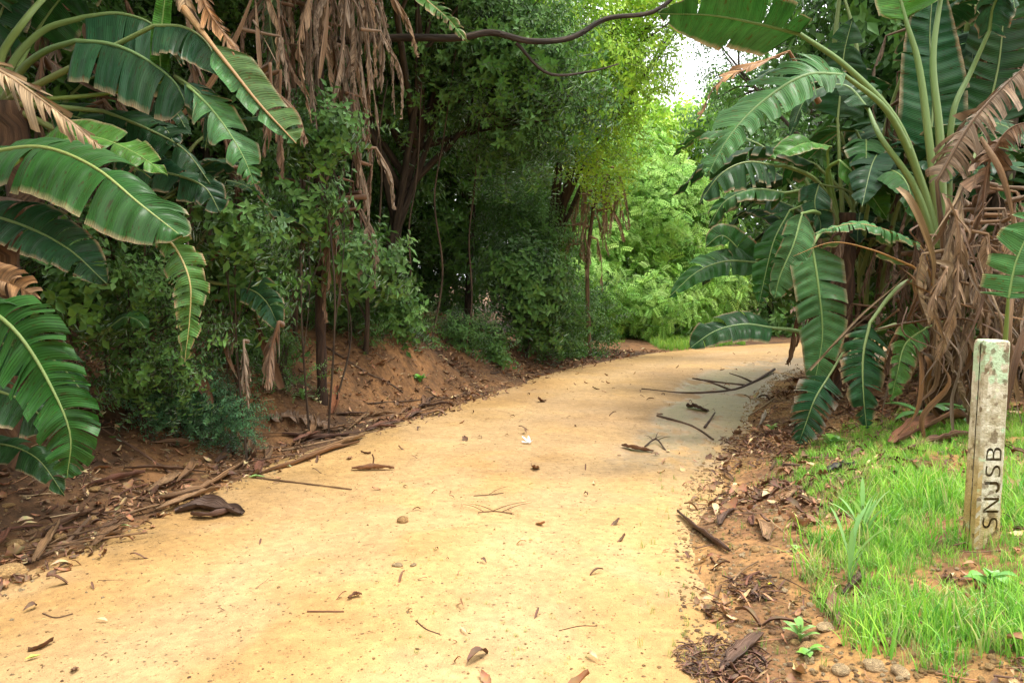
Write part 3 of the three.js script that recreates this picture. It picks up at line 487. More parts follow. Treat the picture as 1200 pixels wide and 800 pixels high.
  leafPx(b, 5.0, [[215, 10, 5.2]], [[248, 52, 5.02], [272, 82, 4.97], [304, 122, 4.92], [332, 152, 4.87], [347, 168, 4.82]], { W: 0.12, sides: [1], kind: 'pale', N: [0.2, 0.6, 0.7], droop: 0.9, tears: 6, gap: 0.3, stalkColor: [0.42, 0.24, 0.09] });
  leafPx(b, 5.0, [[205, 90, 5.3]], [[226, 106, 5.0], [246, 126, 4.95], [266, 152, 4.9], [286, 186, 4.85], [298, 216, 4.85]], { W: 0.20, kind: 'pale', N: [0.3, 0.5, 1], droop: 0.45, fold: 0.1, tears: 8, gap: 0.55, sweep: 0.6 });
  leafPx(b, 5.1, [[205, 90, 5.3]], [[216, 96, 5.1], [236, 112, 5.05], [244, 140, 5.05], [240, 176, 5.05]], { W: 0.15, kind: 'blue', N: [0.2, 0.5, 1], droop: 1.6, tears: 5, gap: 0.5 });
  leafPx(b, 5.4, [bb], [[120, 130, 5.5], [170, 150, 5.5], [215, 175, 5.45], [246, 215, 5.4]], { W: 0.22, kind: 'deep', N: [0.1, 0.8, 0.7], droop: 0.9, tears: 7, gap: 0.25 });
  leafPx(b, 5.4, [bb], [[160, 200, 5.6], [205, 205, 5.55], [240, 220, 5.5], [258, 250, 5.5]], { W: 0.22, kind: 'blue', N: [0.1, 0.8, 0.8], droop: 0.9, tears: 7, gap: 0.25 });
  leafPx(b, 5.4, [bb], [[60, 130, 5.7], [120, 150, 5.6], [150, 185, 5.6], [165, 230, 5.6]], { W: 0.2, kind: 'deep', N: [0.1, 0.8, 0.8], droop: 0.9, tears: 7, gap: 0.25 });
  leafPx(b, 5.2, [[235, -40, 5.3]], [[232, -20, 5.15], [242, 10, 5.1], [262, 40, 5.05], [284, 78, 5.0]], { dry: true, kind: 'orange', W: 0.16, tears: 8, sweep: 1.2, N: [0.2, 0.5, 1], droop: 0.8, tagDry: 'orange brown dead leaf hanging in twisted strips' });
  leafPx(b, 5.2, [[205, -60, 5.3]], [[205, -40, 5.2], [215, -5, 5.2], [225, 30, 5.2]], { dry: true, kind: 'straw', W: 0.14, tears: 8, sweep: 1.2, N: [0.2, 0.5, 1], droop: 0.8 });
  leafPx(b, 6.4, [[240, 330, 6.3]], [[284, 336, 6.3], [302, 344, 6.25], [316, 360, 6.2], [328, 388, 6.2]], { W: 0.18, kind: 'blue', N: [0.1, 0.8, 0.9], droop: 0.8, tears: 7, gap: 0.3 });
  leafPx(b, 5.5, [[90, 400, 5.6]], [[128, 384, 5.4], [146, 372, 5.4], [162, 376, 5.4], [172, 388, 5.4]], { W: 0.1, kind: 'mid', N: [0, 1, 0.7], droop: 0.8, tears: 3 });
  // loose stalks and dead leaves of B
  for (const q of [[[330, 455, 6.8], [318, 420, 6.8], [304, 382, 6.8], [296, 350, 6.8]], [[283, 456, 6.6], [272, 425, 6.6], [262, 395, 6.6]], [[246, 474, 6.2], [236, 450, 6.2], [226, 428, 6.2]]]) ribbon(b, PP(q), 0.05, DRY.brown, 'dead_stalk');
  for (let k = 0; k < 46; k++) { const p = P(rr(10, 310), rr(-30, 330), rr(5.9, 6.8)); hangDry(b, p, rr(-1, 4), rr(0.4, 0.9), { kind: ['brown', 'dark', 'grey', 'brown', 'tan'][k % 5] }); }
  for (let k = 0; k < 22; k++) { const p = P(rr(10, 320), rr(20, 260), rr(5.6, 6.4)), q = p.clone().add(V(rr(-0.5, 0.5), -rr(0.2, 0.8), rr(-0.2, 0.2))); ribbon(b, [p, p.clone().lerp(q, 0.5).add(V(rr(-0.1, 0.1), rr(-0.1, 0.1), 0)), q], rr(0.008, 0.02), [DRY.tan, DRY.grey, DRY.brown][k % 3]); }
  for (let k = 0; k < 12; k++) archLeaf(b, P(rr(10, 250), rr(120, 330), rr(6.0, 6.6)), rr(0.5, 2.6), rr(0.4, 1), rr(0.3, 0.6), rr(0.6, 1.0), { W: rr(0.14, 0.22), kind: ['deep', 'blue', 'deep'][k % 3], tears: 4 + k % 6, arch: rr(0.4, 0.9), droop: rr(0.6, 1.4) });
  for (const [x, y] of [[250, 350], [200, 395], [290, 400], [330, 380], [140, 420], [60, 440]]) hangDry(b, P(x, y, rr(6.1, 6.6)), rr(0, 3.1), rr(0.35, 0.6));
  // C: old stem shrouded in dead fronds
  const c = base('wild_banana_plant', onGround(-1.95, 7.9), 'old banana stem shrouded in brown dead fronds beside the dark hollow', 'banana plant');
  stem(c, [onGround(-1.95, 7.9, -0.1), V(-1.95, 2.2, -7.9), V(-1.85, 5.4, -7.8)], 0.055, 0.05, DRY.dark, 'trunk', M.bark, 60);
  for (let k = 0; k < 30; k++) { const a_ = P(rr(335, 440), rr(-100, 40), rr(6.9, 7.7)); hangDry(c, a_, rr(0, 6.28), rr(0.6, 1.2), { W: rr(0.1, 0.24), tears: 26, kind: ['grey', 'grey', 'brown', 'grey', 'tan'][k % 5] }); }
  for (let k = 0; k < 24; k++) { const a_ = P(rr(320, 430), rr(80, 270), rr(7.3, 8.2)); hangDry(c, a_, rr(0, 6.28), rr(0.5, 1.0), { W: rr(0.12, 0.22), kind: ['brown', 'dark', 'brown', 'grey'][k % 4] }); }
  for (let k = 0; k < 26; k++) { const y = rr(2.3, 5.6), az = rr(0, 6.28); hangDry(c, V(-1.92 + 0.1 * Math.sin(az), y, -7.85 - 0.1 * Math.cos(az)), az, rr(0.8, 1.5), { W: rr(0.16, 0.28), kind: ['tan', 'grey', 'brown', 'grey', 'grey'][k % 5] }); }
  leafPx(c, 7.2, [[400, -20, 7.4]], [[420, 10, 7.2], [432, 60, 7.15], [438, 110, 7.1], [446, 166, 7.1]], { dry: true, kind: 'grey', W: 0.10, tears: 10, sweep: 2, N: [0.3, 0.2, 1], droop: 1, fold: -0.5, tagDry: 'long grey dead frond hanging clear of the rest' });
  leafPx(c, 7.0, [[340, -40, 7.2]], [[322, -20, 7.0], [316, 20, 6.95], [322, 60, 6.95], [335, 95, 6.95]], { W: 0.2, kind: 'olive', N: [0.2, 0.4, 1], droop: 0.8, tears: 12, gap: 0.7, sweep: 0.9, edge: 0.6, edgeColor: DRY.grey });
  leafPx(c, 7.0, [[440, -60, 7.4]], [[470, -30, 7.3], [500, 0, 7.2], [525, 22, 7.15], [548, 50, 7.1]], { W: 0.14, kind: 'light', N: [0.2, 0.6, 1], droop: 0.5, tears: 10, gap: 0.5, edge: 0.5, sweep: 0.6, stalkColor: [0.45, 0.33, 0.12] });
  for (const q of [[[297, -20, 6.4], [300, 40, 6.4], [306, 92, 6.4]], [[384, -20, 6.8], [380, 40, 6.8], [374, 92, 6.8]], [[300, -20, 6], [276, 40, 6], [240, 105, 6], [196, 150, 6.0]]]) ribbon(c, PP(q), 0.028, DRY.tan, 'dead_stalk');
  // D: dead fronds beyond, at the bend
  const e = base('wild_banana_plant', onGround(1.5, 14.9), 'half dead banana plant with pale brown fronds hanging near the bend', 'banana plant');
  stem(e, [onGround(1.5, 14.9, -0.1), V(1.45, 1.9, -14.9), V(1.6, 3.3, -14.9)], 0.045, 0.03, DRY.tan, 'trunk', M.bark, 40);
  for (let k = 0; k < 30; k++) { const y = rr(2.1, 3.7), az = rr(0, 6.28); hangDry(e, V(1.3 + (y - 2) * 0.25 + 0.1 * Math.sin(az), y, -14.6), az, rr(0.6, 1.1), { kind: ['tan', 'straw', 'straw'][k % 3] }); }
}
{
  // right hand clump, main plant
  const m = base('wild_banana_plant', G(1100, 486), 'main wild banana plant of the clump, green stalks fanning above its orange brown sheaths', 'banana plant');
  const D = 6.4, cr = [1104, 300, D];
  stem(m, [m.position.clone().add(V(0, -0.1, 0)), P(1108, 400, 6.6), P(1106, 300, 6.45)], 0.17, 0.12, [0.26, 0.14, 0.06], 'trunk', M.bark, 50);
  const oc = [0.34, 0.17, 0.05], gs = [0.15, 0.24, 0.06];
  leafPx(m, D, [[1100, 285], [1080, 215], [1050, 140, 6.3], [990, 76, 6.2]], [[938, 40, 6.1], [890, 28, 6.0], [835, 18, 5.95], [772, 16, 5.9]], { W: 0.34, kind: 'mid', N: [-0.1, 1, -0.55], droop: 0.25, fold: 0.1, tears: 4, gap: 0.12, rise: 0.04, r1: 0.017, r0: 0.04, stalkColor: gs, stalkColor2: oc });
  leafPx(m, D, [[1102, 285], [1075, 200], [1040, 130, 6.2]], [[990, 88, 6.0], [945, 88, 5.9], [895, 118, 5.8], [855, 160, 5.7], [828, 208, 5.65]], { W: 0.31, kind: 'pale', N: [-0.45, 0.75, 0.7], droop: 0.45, fold: 0.2, tears: 15, gap: 0.3, r1: 0.016, r0: 0.04, stalkColor: gs, stalkColor2: oc, ruffle: 1.4, sweep: 0.45 });
  leafPx(m, D, [[1104, 290], [1090, 170], [1076, 70]], [[1062, 24, D], [1048, -30, D], [1035, -90, D]], { W: 0.32, kind: 'bright', N: [0, 0.3, 1], droop: 0.3, tears: 4, gap: 0.1, rise: 0.06, r1: 0.018, r0: 0.04, stalkColor: gs, stalkColor2: oc });
  leafPx(m, D, [[1106, 290], [1102, 160], [1094, 70]], [[1104, -10, D], [1120, -80, D], [1128, -150, D]], { W: 0.3, kind: 'mid', N: [0.3, 0.1, 1], tears: 4, r1: 0.018, r0: 0.042, stalkColor: gs, stalkColor2: oc });
  leafPx(m, D, [[1098, 290], [1070, 215], [1032, 160]], [[1018, 128, 6.6], [990, 100, 6.7], [950, 110, 6.8], [925, 160, 6.8]], { W: 0.22, kind: 'deep', N: [-0.3, 1, 0.3], tears: 6, r1: 0.015, r0: 0.035, stalkColor: gs, stalkColor2: oc });
  leafPx(m, D, [[1112, 260, 6.8], [1118, 130, 6.7], [1138, 85]], [[1160, 36, 6.6], [1166, 4, 6.5], [1182, -20, 6.4], [1190, 10, 6.3]], { W: 0.22, kind: 'blue', N: [0.4, 1, 0.3], droop: 1.5, tears: 4, r1: 0.016, r0: 0.03, stalkColor: gs });
  leafPx(m, 7.0, [[1096, 290]], [[1090, 180, 7.2], [1094, 110, 7.25], [1090, 40, 7.3], [1096, -30, 7.3]], { W: 0.34, kind: 'blue', N: [-0.1, 0.15, 1], droop: 0.1, tears: 4, gap: 0.05, fold: 0.15 });
  leafPx(m, 7.0, [[1106, 290]], [[1150, 160, 7.6], [1170, 80, 7.6], [1180, 0, 7.6], [1200, -60, 7.6]], { W: 0.4, kind: 'deep', N: [-0.2, 0.15, 1], droop: 0.1, tears: 5 });
  leafPx(m, 6.2, [[1090, 330, 6.3], [1085, 300, 6.2]], [[1078, 288, 6.1], [1040, 270, 6.0], [1000, 262, 5.95], [952, 274, 5.9]], { W: 0.13, kind: 'pale', N: [0, 1, 0.5], droop: 1.1, tears: 10, gap: 0.3, stalkColor: [0.40, 0.20, 0.05] });
  leafPx(m, 6.2, [[1100, 340, 6.3]], [[1070, 312, 6.2], [1020, 292, 6.15], [975, 284, 6.1], [930, 300, 6.1]], { W: 0.1, kind: 'olive', sides: [1], N: [0, 1, 0.3], droop: 1.4, tears: 8, lost: 0.5, stalkColor: [0.46, 0.22, 0.05], edge: 0.6 });
  leafPx(m, 5.8, [[1108, 300, 6.2]], [[1098, 212, 5.9], [1140, 142, 5.8], [1180, 98, 5.75], [1222, 60, 5.7]], { dry: true, kind: 'grey', W: 0.36, tears: 30, sweep: 0.15, N: [0.2, 1, 0.5], droop: 1.6, fold: -0.3, gap: 0.4, lost: 0.03, rise: 0.25, tagDry: 'grey brown dead leaf hanging like a comb' });
  leafPx(m, 5.6, [[1120, 330, 6.1]], [[1150, 250, 5.8], [1160, 190, 5.7], [1185, 150, 5.6], [1225, 140, 5.5]], { dry: true, kind: 'brown', W: 0.3, tears: 20, sweep: 0.3, N: [0.2, 1, 0.5], droop: 1.8, fold: -0.4 });
  leafPx(m, 6.1, [[1095, 330, 6.3], [1065, 330, 6.2], [1045, 345, 6.1]], [[1020, 378, 6.0], [1012, 415, 5.95], [1012, 460, 5.9], [1016, 502, 5.9]], { W: 0.21, kind: 'blue', N: [0, 0.3, 1], droop: 0.3, fold: 0.1, tears: 13, gap: 0.5, edge: 0.25, edgeColor: DRY.tan });
  leafPx(m, 6.1, [[1150, 400, 6.2], [1110, 378, 6.1]], [[1086, 384, 5.95], [1062, 402, 5.9], [1052, 436, 5.85], [1044, 472, 5.85]], { W: 0.15, kind: 'light', N: [0.2, 0.4, 1], droop: 0.3, tears: 10, gap: 0.4, edge: 0.2, edgeColor: DRY.tan });
  leafPx(m, 6.4, [[1050, 380, 6.4], [1000, 400, 6.3]], [[972, 440, 6.2], [955, 468, 6.1], [944, 498, 6.1], [936, 520, 6.1]], { W: 0.2, kind: 'blue', N: [-0.2, 0.4, 1], droop: 0.5, tears: 12, gap: 0.5, edge: 0.25, edgeColor: DRY.grey });
  leafPx(m, 4.7, [[1175, 450, 5.0], [1180, 380, 4.8]], [[1182, 350, 4.7], [1190, 310, 4.7], [1206, 270, 4.7], [1216, 230, 4.7]], { W: 0.20, kind: 'pale', N: [-0.2, 0.2, 1], droop: 0.2, tears: 5, gap: 0.6, sweep: 0.1, rise: 0.02, tip: 4 });
  // dead sheaths and strips packed round the stem
  for (let k = 0; k < 64; k++) { const az = rr(0, 6.28), y = rr(0.9, 2.3), w = rr(0.05, 0.5); hangDry(m, V(m.position.x + rr(-0.1, 0.9) + w * 0.3 * Math.sin(az), y, m.position.z + 0.15 - w * Math.cos(az)), az, rr(0.5, 1.1), { W: rr(0.08, 0.2) }); }
  for (let k = 0; k < 22; k++) { const f = P(rr(1100, 1215), rr(200, 370), rr(5.7, 6.3)); hangDry(m, f, rr(1.6, 5.0), rr(0.45, 0.85), { W: rr(0.12, 0.24), tears: 12, sweep: 1.3, uneven: 0.4, lost: 0.05, kind: ['grey', 'tan', 'grey', 'straw', 'tan'][k % 5] }); }
  for (let k = 0; k < 90; k++) {
    const p = P(rr(1050, 1215), rr(215, 430), rr(5.6, 6.5)), q = p.clone().add(V(rr(-0.35, 0.35), -rr(0.3, 0.8), rr(-0.1, 0.3)));
    if (q.y < surf(q.x, -q.z)) q.y = surf(q.x, -q.z) + 0.02;
    ribbon(m, [p, p.clone().lerp(q, 0.3).add(V(rr(-0.15, 0.15), rr(-0.05, 0.12), rr(0, 0.15))), p.clone().lerp(q, 0.7).add(V(rr(-0.1, 0.1), 0, rr(0, 0.1))), q], rr(0.006, 0.026), [DRY.tan, DRY.brown, DRY.grey, oc, DRY.straw][k % 5]);
  }
  for (const [q, w, c] of [
    [[[945, 436, 6.5], [1000, 385, 6.2], [1045, 350, 6.1], [1078, 316, 6.0]], 0.02, DRY.grey], [[[950, 434, 6.4], [1010, 370, 6.3], [1060, 325, 6.2], [1070, 305, 6.2]], 0.016, DRY.straw],
    [[[1062, 330, 5.8], [1110, 352, 5.7], [1160, 366, 5.6], [1215, 378, 5.5]], 0.022, oc], [[[1000, 392, 6.1], [1060, 378, 5.9], [1130, 372, 5.7], [1180, 395, 5.5], [1205, 440, 5.4]], 0.026, DRY.brown],
    [[[1130, 290, 5.9], [1160, 288, 5.8], [1210, 300, 5.7]], 0.018, DRY.tan], [[[1080, 300, 6], [1090, 340, 5.9], [1120, 400, 5.8], [1128, 440, 5.8]], 0.03, DRY.grey], [[[1150, 160, 5.7], [1172, 200, 5.6], [1185, 250, 5.6], [1190, 290, 5.6]], 0.024, DRY.tan],
    [[[1188, 330, 5.4], [1180, 400, 5.3], [1195, 470, 5.3]], 0.03, DRY.tan], [[[1215, 350, 5.3], [1190, 420, 5.2], [1180, 480, 5.2]], 0.026, DRY.brown]]) ribbon(m, PP(q), w, c, 'dead_stalk');
  // second plant, hanging over the wet bend
  const n = base('wild_banana_plant', G(965, 470), 'wild banana plant with hanging torn leaves beside the wet bend of the track', 'banana plant');
  stem(n, [n.position.clone().add(V(0, -0.1, 0)), P(985, 380, 8.0), P(990, 250, 8.0)], 0.13, 0.1, DRY.brown, 'trunk', M.bark, 40);
  const nb = [990, 290, 8.0];
  leafPx(n, 7.8, [nb, [960, 215, 7.8], [925, 196, 7.6]], [[908, 194, 7.5], [875, 190, 7.4], [845, 204, 7.3], [820, 238, 7.3]], { W: 0.33, kind: 'deep', N: [-0.2, 1, 0.45], droop: 1.6, fold: 0, tears: 11, gap: 0.25 });
  leafPx(n, 7.8, [nb, [955, 240, 7.7]], [[926, 246, 7.5], [908, 280, 7.4], [898, 318, 7.35], [890, 356, 7.3]], { W: 0.2, kind: 'mid', N: [-0.3, 0.3, 1], droop: 0.4, tears: 9, gap: 0.3 });
  leafPx(n, 7.8, [nb, [960, 250, 7.6]], [[940, 250, 7.3], [930, 286, 7.2], [914, 324, 7.15], [908, 350, 7.15]], { W: 0.22, kind: 'pale', N: [0.3, 0.3, 1], droop: 0.3, tears: 5, gap: 0.2 });
  leafPx(n, 7.6, [nb, [965, 270, 7.4]], [[952, 288, 7.2], [960, 340, 7.1], [964, 395, 7.05], [950, 468, 7.0]], { W: 0.28, kind: 'pale', N: [-0.1, 0.25, 1], droop: 0.2, fold: 0.08, tears: 5, gap: 0.2, rise: 0.05 });
  leafPx(n, 7.6, [nb, [970, 200, 7.8]], [[984, 188, 7.6], [1004, 206, 7.5], [1022, 230, 7.4], [1040, 256, 7.4]], { W: 0.24, kind: 'bright', N: [0.2, 0.6, 1], droop: 0.4, tears: 3, gap: 0.1 });
  leafPx(n, 7.6, [nb, [970, 180, 7.8]], [[975, 172, 7.6], [945, 168, 7.5], [920, 178, 7.4], [900, 186, 7.4]], { W: 0.2, kind: 'bright', N: [-0.1, 1, 0.5], droop: 0.9, tears: 2 });
  leafPx(n, 7.4, [[965, 400, 7.4], [935, 388, 7.3]], [[905, 384, 7.2], [872, 380, 7.15], [838, 388, 7.1], [808, 408, 7.1]], { W: 0.22, kind: 'deep', N: [-0.1, 0.75, 0.8], droop: 0.5, fold: 0.15, tears: 3, gap: 0.12, tip: 3, rise: 0.05, stalkColor: [0.2, 0.3, 0.1] });
  leafPx(n, 8.2, [nb, [930, 290, 8.2]], [[890, 308, 8.2], [852, 306, 8.2], [818, 318, 8.15], [784, 348, 8.1]], { W: 0.26, kind: 'mid', N: [-0.1, 0.9, 0.65], droop: 0.9, tears: 3, gap: 0.1 });
  leafPx(n, 8.2, [nb, [930, 270, 8.3]], [[880, 312, 8.4], [862, 288, 8.4], [846, 276, 8.4], [826, 290, 8.4]], { W: 0.22, kind: 'mid', N: [0, 0.8, 0.9], droop: 0.5, tears: 2 });
  leafPx(n, 8, [nb, [950, 225, 8]], [[920, 226, 8], [885, 222, 8], [850, 236, 8], [830, 268, 8]], { W: 0.24, kind: 'mid', N: [-0.1, 1, 0.5], droop: 1.2, tears: 5 });
  leafPx(n, 8, [nb, [985, 200, 8]], [[982, 140, 8], [986, 100, 8], [990, 60, 8], [1000, 20, 8]], { W: 0.28, kind: 'deep', N: [-0.3, 0.1, 1], tears: 4 });
  leafPx(n, 8, [nb, [1000, 230, 7.9]], [[960, 215, 7.7], [955, 240, 7.6], [962, 262, 7.6], [960, 280, 7.6]], { W: 0.2, kind: 'blue', N: [0, 0.5, 1], tears: 3 });
  for (let k = 0; k < 26; k++) {
    const kind = ['deep', 'mid', 'blue', 'deep', 'mid'][k % 5], az = rr(-0.7, 3.6), f = V(rr(3.3, 4.7), rr(0.9, 2.3), -rr(7.9, 9.2));
    archLeaf(n, f, az, rr(0.2, 0.9), rr(0.5, 1.3), rr(0.9, 1.5), { W: rr(0.2, 0.32), kind, tears: 3 + (k * 3) % 9, arch: rr(0.3, 0.9), droop: rr(0.4, 1.4) });
  }
  for (let k = 0; k < 22; k++) hangDry(n, V(rr(3.0, 4.1), rr(0.9, 2.1), -rr(7.4, 8.4)), rr(0, 6.28), rr(0.5, 1.0));
  leafPx(n, 7, [[960, 120, 7.2]], [[925, 60, 7.0], [880, 78, 7.0], [840, 100, 7.0], [818, 140, 7.0]], { dry: true, kind: 'orange', W: 0.22, tears: 12, sweep: 0.9, N: [-0.2, 1, 0.4], droop: 0.6, fold: 0.4, tagDry: 'reddish brown dying leaf curling in the gap of sky' });
  // third plant, tall, behind
  const t = base('wild_banana_plant', onGround(5.4, 8.6), 'tall dark banana plant standing at the back of the clump', 'banana plant');
  stem(t, [onGround(5.4, 8.6, -0.1), V(5.35, 2, -8.6), V(5.3, 4.4, -8.5)], 0.15, 0.12, DRY.grey, 'trunk', M.bark, 60);
  for (let k = 0; k < 40; k++) archLeaf(t, V(5.3 + rr(-1.7, 1.0), rr(1.4, 4.4), -rr(8.3, 9.4)), rr(-3.1, 3.1), rr(0.2, 0.9), rr(0.6, 1.4), rr(1.0, 1.7), { W: rr(0.24, 0.36), kind: ['deep', 'blue', 'mid'][k % 3], tears: 3 + (k * 3) % 8, arch: rr(0.3, 0.9), droop: rr(0.4, 1.4) });
  for (let k = 0; k < 40; k++) { const y = rr(1.2, 4.2), az = rr(0, 6.28); hangDry(t, V(rr(4.0, 5.6) + 0.12 * Math.sin(az), y, -rr(7.6, 8.5)), az, rr(0.7, 1.3)); }
}

const POST = G(1149, 640);
// ------------------------------------------------------------------ concrete marker post with cut letters
{
  const at = POST, w = 0.112, h = 0.93 + 0.15, ch = 0.012;
  const g = base('marker_post', at, 'weathered square concrete marker post with letters cut into one face, standing in grass', 'marker post');
  const sec = (k, y) => { const a = w / 2 * k, b = a - ch * k; return [[b, y, a], [a, y, b], [a, y, -b], [b, y, -a], [-b, y, -a], [-a, y, -b], [-a, y, b], [-b, y, a]]; };
  const ny = 46, rows = []; for (let k = 0; k <= ny; k++) { const t = k / ny; rows.push(sec(1.03 - 0.06 * t, -0.15 + (h - 0.02) * t)); }
  rows.push(sec(0.93, h - 0.15 - 0.006), sec(0.82, h - 0.15));
  const pos = [], idx = []; rows.forEach((r, k) => r.forEach((p, a) => { const f = 1 + (k > 0 && k < rows.length - 1 ? 0.02 * (hash(k, a, 3) - 0.7) : 0); pos.push(p[0] * f, p[1], p[2] * f); }));
  for (let k = 1; k < rows.length; k++) for (let a = 0; a < 8; a++) { const b = (a + 1) % 8, p = (k - 1) * 8 + a, q = (k - 1) * 8 + b; idx.push(p, k * 8 + b, q, p, k * 8 + a, k * 8 + b); }
  for (const [k, flip] of [[0, 1], [rows.length - 1, 0]]) for (let a = 1; a < 7; a++) flip ? idx.push(k * 8, k * 8 + a, k * 8 + a + 1) : idx.push(k * 8, k * 8 + a + 1, k * 8 + a);
  let body = new THREE.BufferGeometry(); body.setAttribute('position', new THREE.Float32BufferAttribute(pos, 3)); body.setIndex(idx);
  body = body.toNonIndexed(); body.computeVertexNormals();
  const prep = q => { const n = q.index ? q.toNonIndexed() : q; for (const k of Object.keys(n.attributes)) if (!['position', 'normal'].includes(k)) n.deleteAttribute(k); n.setAttribute('uv', new THREE.BufferAttribute(new Float32Array(n.attributes.position.count * 2), 2)); return n; };
  const font = await new FontLoader().loadAsync('fonts/droid/droid_sans_regular.typeface.json');
  const ev = new Evaluator(); ev.useGroups = false;
  let brush = new Brush(prep(body)); brush.updateMatrixWorld();
  const cut = q => { const b = new Brush(prep(q)); b.updateMatrixWorld(); brush = ev.evaluate(brush, b, SUBTRACTION); };
  let y = 0.085;                                                    // the word runs up the face, letters lying on their backs
  for (const ch of 'SNJSB') {
    const jay = new THREE.Shape([[0.30, 0.72], [0.30, 0.16], [0.27, 0.11], [0.21, 0.09], [0.14, 0.11], [0.10, 0.18], [0.0, 0.15], [0.05, 0.04], [0.14, -0.02], [0.26, -0.02], [0.36, 0.04], [0.41, 0.15], [0.41, 0.72]].map(q => new THREE.Vector2(q[0] * 0.12, q[1] * 0.12)));
    const tg = ch === 'J' ? new THREE.ExtrudeGeometry(jay, { depth: 0.04, bevelEnabled: false }) : new TextGeometry(ch, { font, size: 0.088, depth: 0.04, curveSegments: 5, bevelEnabled: false });
    tg.computeBoundingBox(); const bb = tg.boundingBox, lw = bb.max.x - bb.min.x, lh = bb.max.y - bb.min.y;
    tg.translate(-bb.min.x, -bb.min.y - lh / 2, 0); const kx = 0.07 / lh * (ch === 'J' ? 1.35 : 1.3), ky = 0.07 / lh; tg.scale(kx, ky, 1); tg.rotateZ(Math.PI / 2); tg.translate(0.002, y, w / 2 * 1.0 - 0.005); y += lw * kx + 0.021;
    cut(tg);
  }
  const groove = new THREE.BoxGeometry(0.007, h, 0.006); groove.rotateY(-Math.PI / 2); groove.translate(-w / 2, h / 2 - 0.1, 0.006); cut(groove);
  const geo = brush.geometry, p = geo.attributes.position, uv = [], uvn = geo.attributes.normal;
  for (let k = 0; k < p.count; k++) { const s = Math.abs(uvn.getX(k)) > 0.7 ? p.getZ(k) + 0.4 : p.getX(k); uv.push(s + 0.1, p.getY(k) + 0.15); }
  geo.setAttribute('uv', new THREE.Float32BufferAttribute(uv, 2));
  const cm = tex(512, 1024, (u, v, i, j) => {                          // u 0..0.6 m, v 0..1.1 m
    const x = u * 0.6, yy = v * 1.1, f = fbm(x * 26, yy * 26, 4, 0, 301), st = fbm(x * 60, yy * 7, 3, 0, 305), pit = hash(i, j, 4) > 0.94 ? 0.82 : 1;
    let c = mixc([0.87, 0.84, 0.75], [0.68, 0.63, 0.51], sm(0.3, 0.7, f * 0.6 + st * 0.4));
    c = mixc(c, [0.68, 0.52, 0.20], 0.55 * sm(0.42, 0.62, fbm(x * 9, yy * 5, 4, 0, 311)) * (1 - sm(0.35, 0.75, yy)));
    c = mixc(c, [0.74, 0.86, 0.70], 0.8 * sm(0.5, 0.6, fbm(x * 22 + 3, yy * 22, 4, 0, 315) * 0.7 + 0.25 * sm(0.75, 1.05, yy)));
    c = mixc(c, [0.34, 0.27, 0.18], 0.55 * sm(0.62, 0.72, fbm(x * 30, yy * 30 + 7, 4, 0, 321)));
    for (const [cx, cy, cr] of [[0.10, 0.86, 0.011], [0.115, 0.74, 0.008], [0.47, 0.8, 0.008], [0.52, 0.62, 0.01]]) c = mixc(c, [0.86, 0.86, 0.72], 0.85 * (1 - sm(cr * 0.7, cr, Math.hypot(x - cx, yy - cy))));
    return [c[0] * pit, c[1] * pit, c[2] * pit];
  }, true);
  const bm = tex(512, 1024, (u, v, i, j) => 0.45 * fbm(u * 40, v * 75, 4, 0, 330) + 0.3 * fbm(u * 120, v * 220, 2, 0, 331) + (hash(i >> 1, j >> 1, 9) > 0.965 ? -0.3 : 0) + 0.3, false);
  for (const t of [cm, bm]) t.repeat.set(1 / 0.6, 1 / 1.1);
  const me = mesh('post', geo, std({ map: cm, bumpMap: bm, bumpScale: 0.008, roughness: 0.92 }), g);
  me.rotation.y = 0.02; me.rotation.z = -0.012;
}

// ------------------------------------------------------------------ things lying on the track and verges
function lying(name, px, r0, r1, color, label, cat, o = {}) {           // a stick or stalk resting on the ground
  color = color.map(v => v * 1.9); r0 *= 0.7; r1 *= 0.75; const w = px.map(q => q.isVector3 ? q : G(q[0], q[1], (q[2] ?? 0) + r0 * 0.7)), c = spline(w, 26), mb = new MB(), sd = ++seedN, org = w[0].clone();
  c.forEach(p => { p.y = Math.max(p.y, surf(p.x, -p.z) + r0 * 0.5); });
  mb.tube(c, t => (r0 + (r1 - r0) * t) * (1 + 0.3 * (vn(t * 8, 1, 0, sd) - 0.5)), 8, (t, a) => mixc(color, DRY.dark, 0.55 * vn(t * 12, a, 0, sd)));
  for (const [f, len, ang] of o.twigs || []) { const p = c[Math.round(f * 26)], e = p.clone().add(V(Math.cos(ang) * len, len * 0.25, -Math.sin(ang) * len)); mb.tube(spline([p, p.clone().lerp(e, 0.5).add(V(0, 0.01, 0)), e], 8), t => r1 * 0.8 * (1 - 0.7 * t), 5, color); }
  return tag(mesh0(name, mb, org, o.mat || M.bark), label, cat, o.group);
}
function mesh0(name, mb, org, mat) { const m = mesh(name, mb.geo(org), mat); m.position.copy(org); return m; }
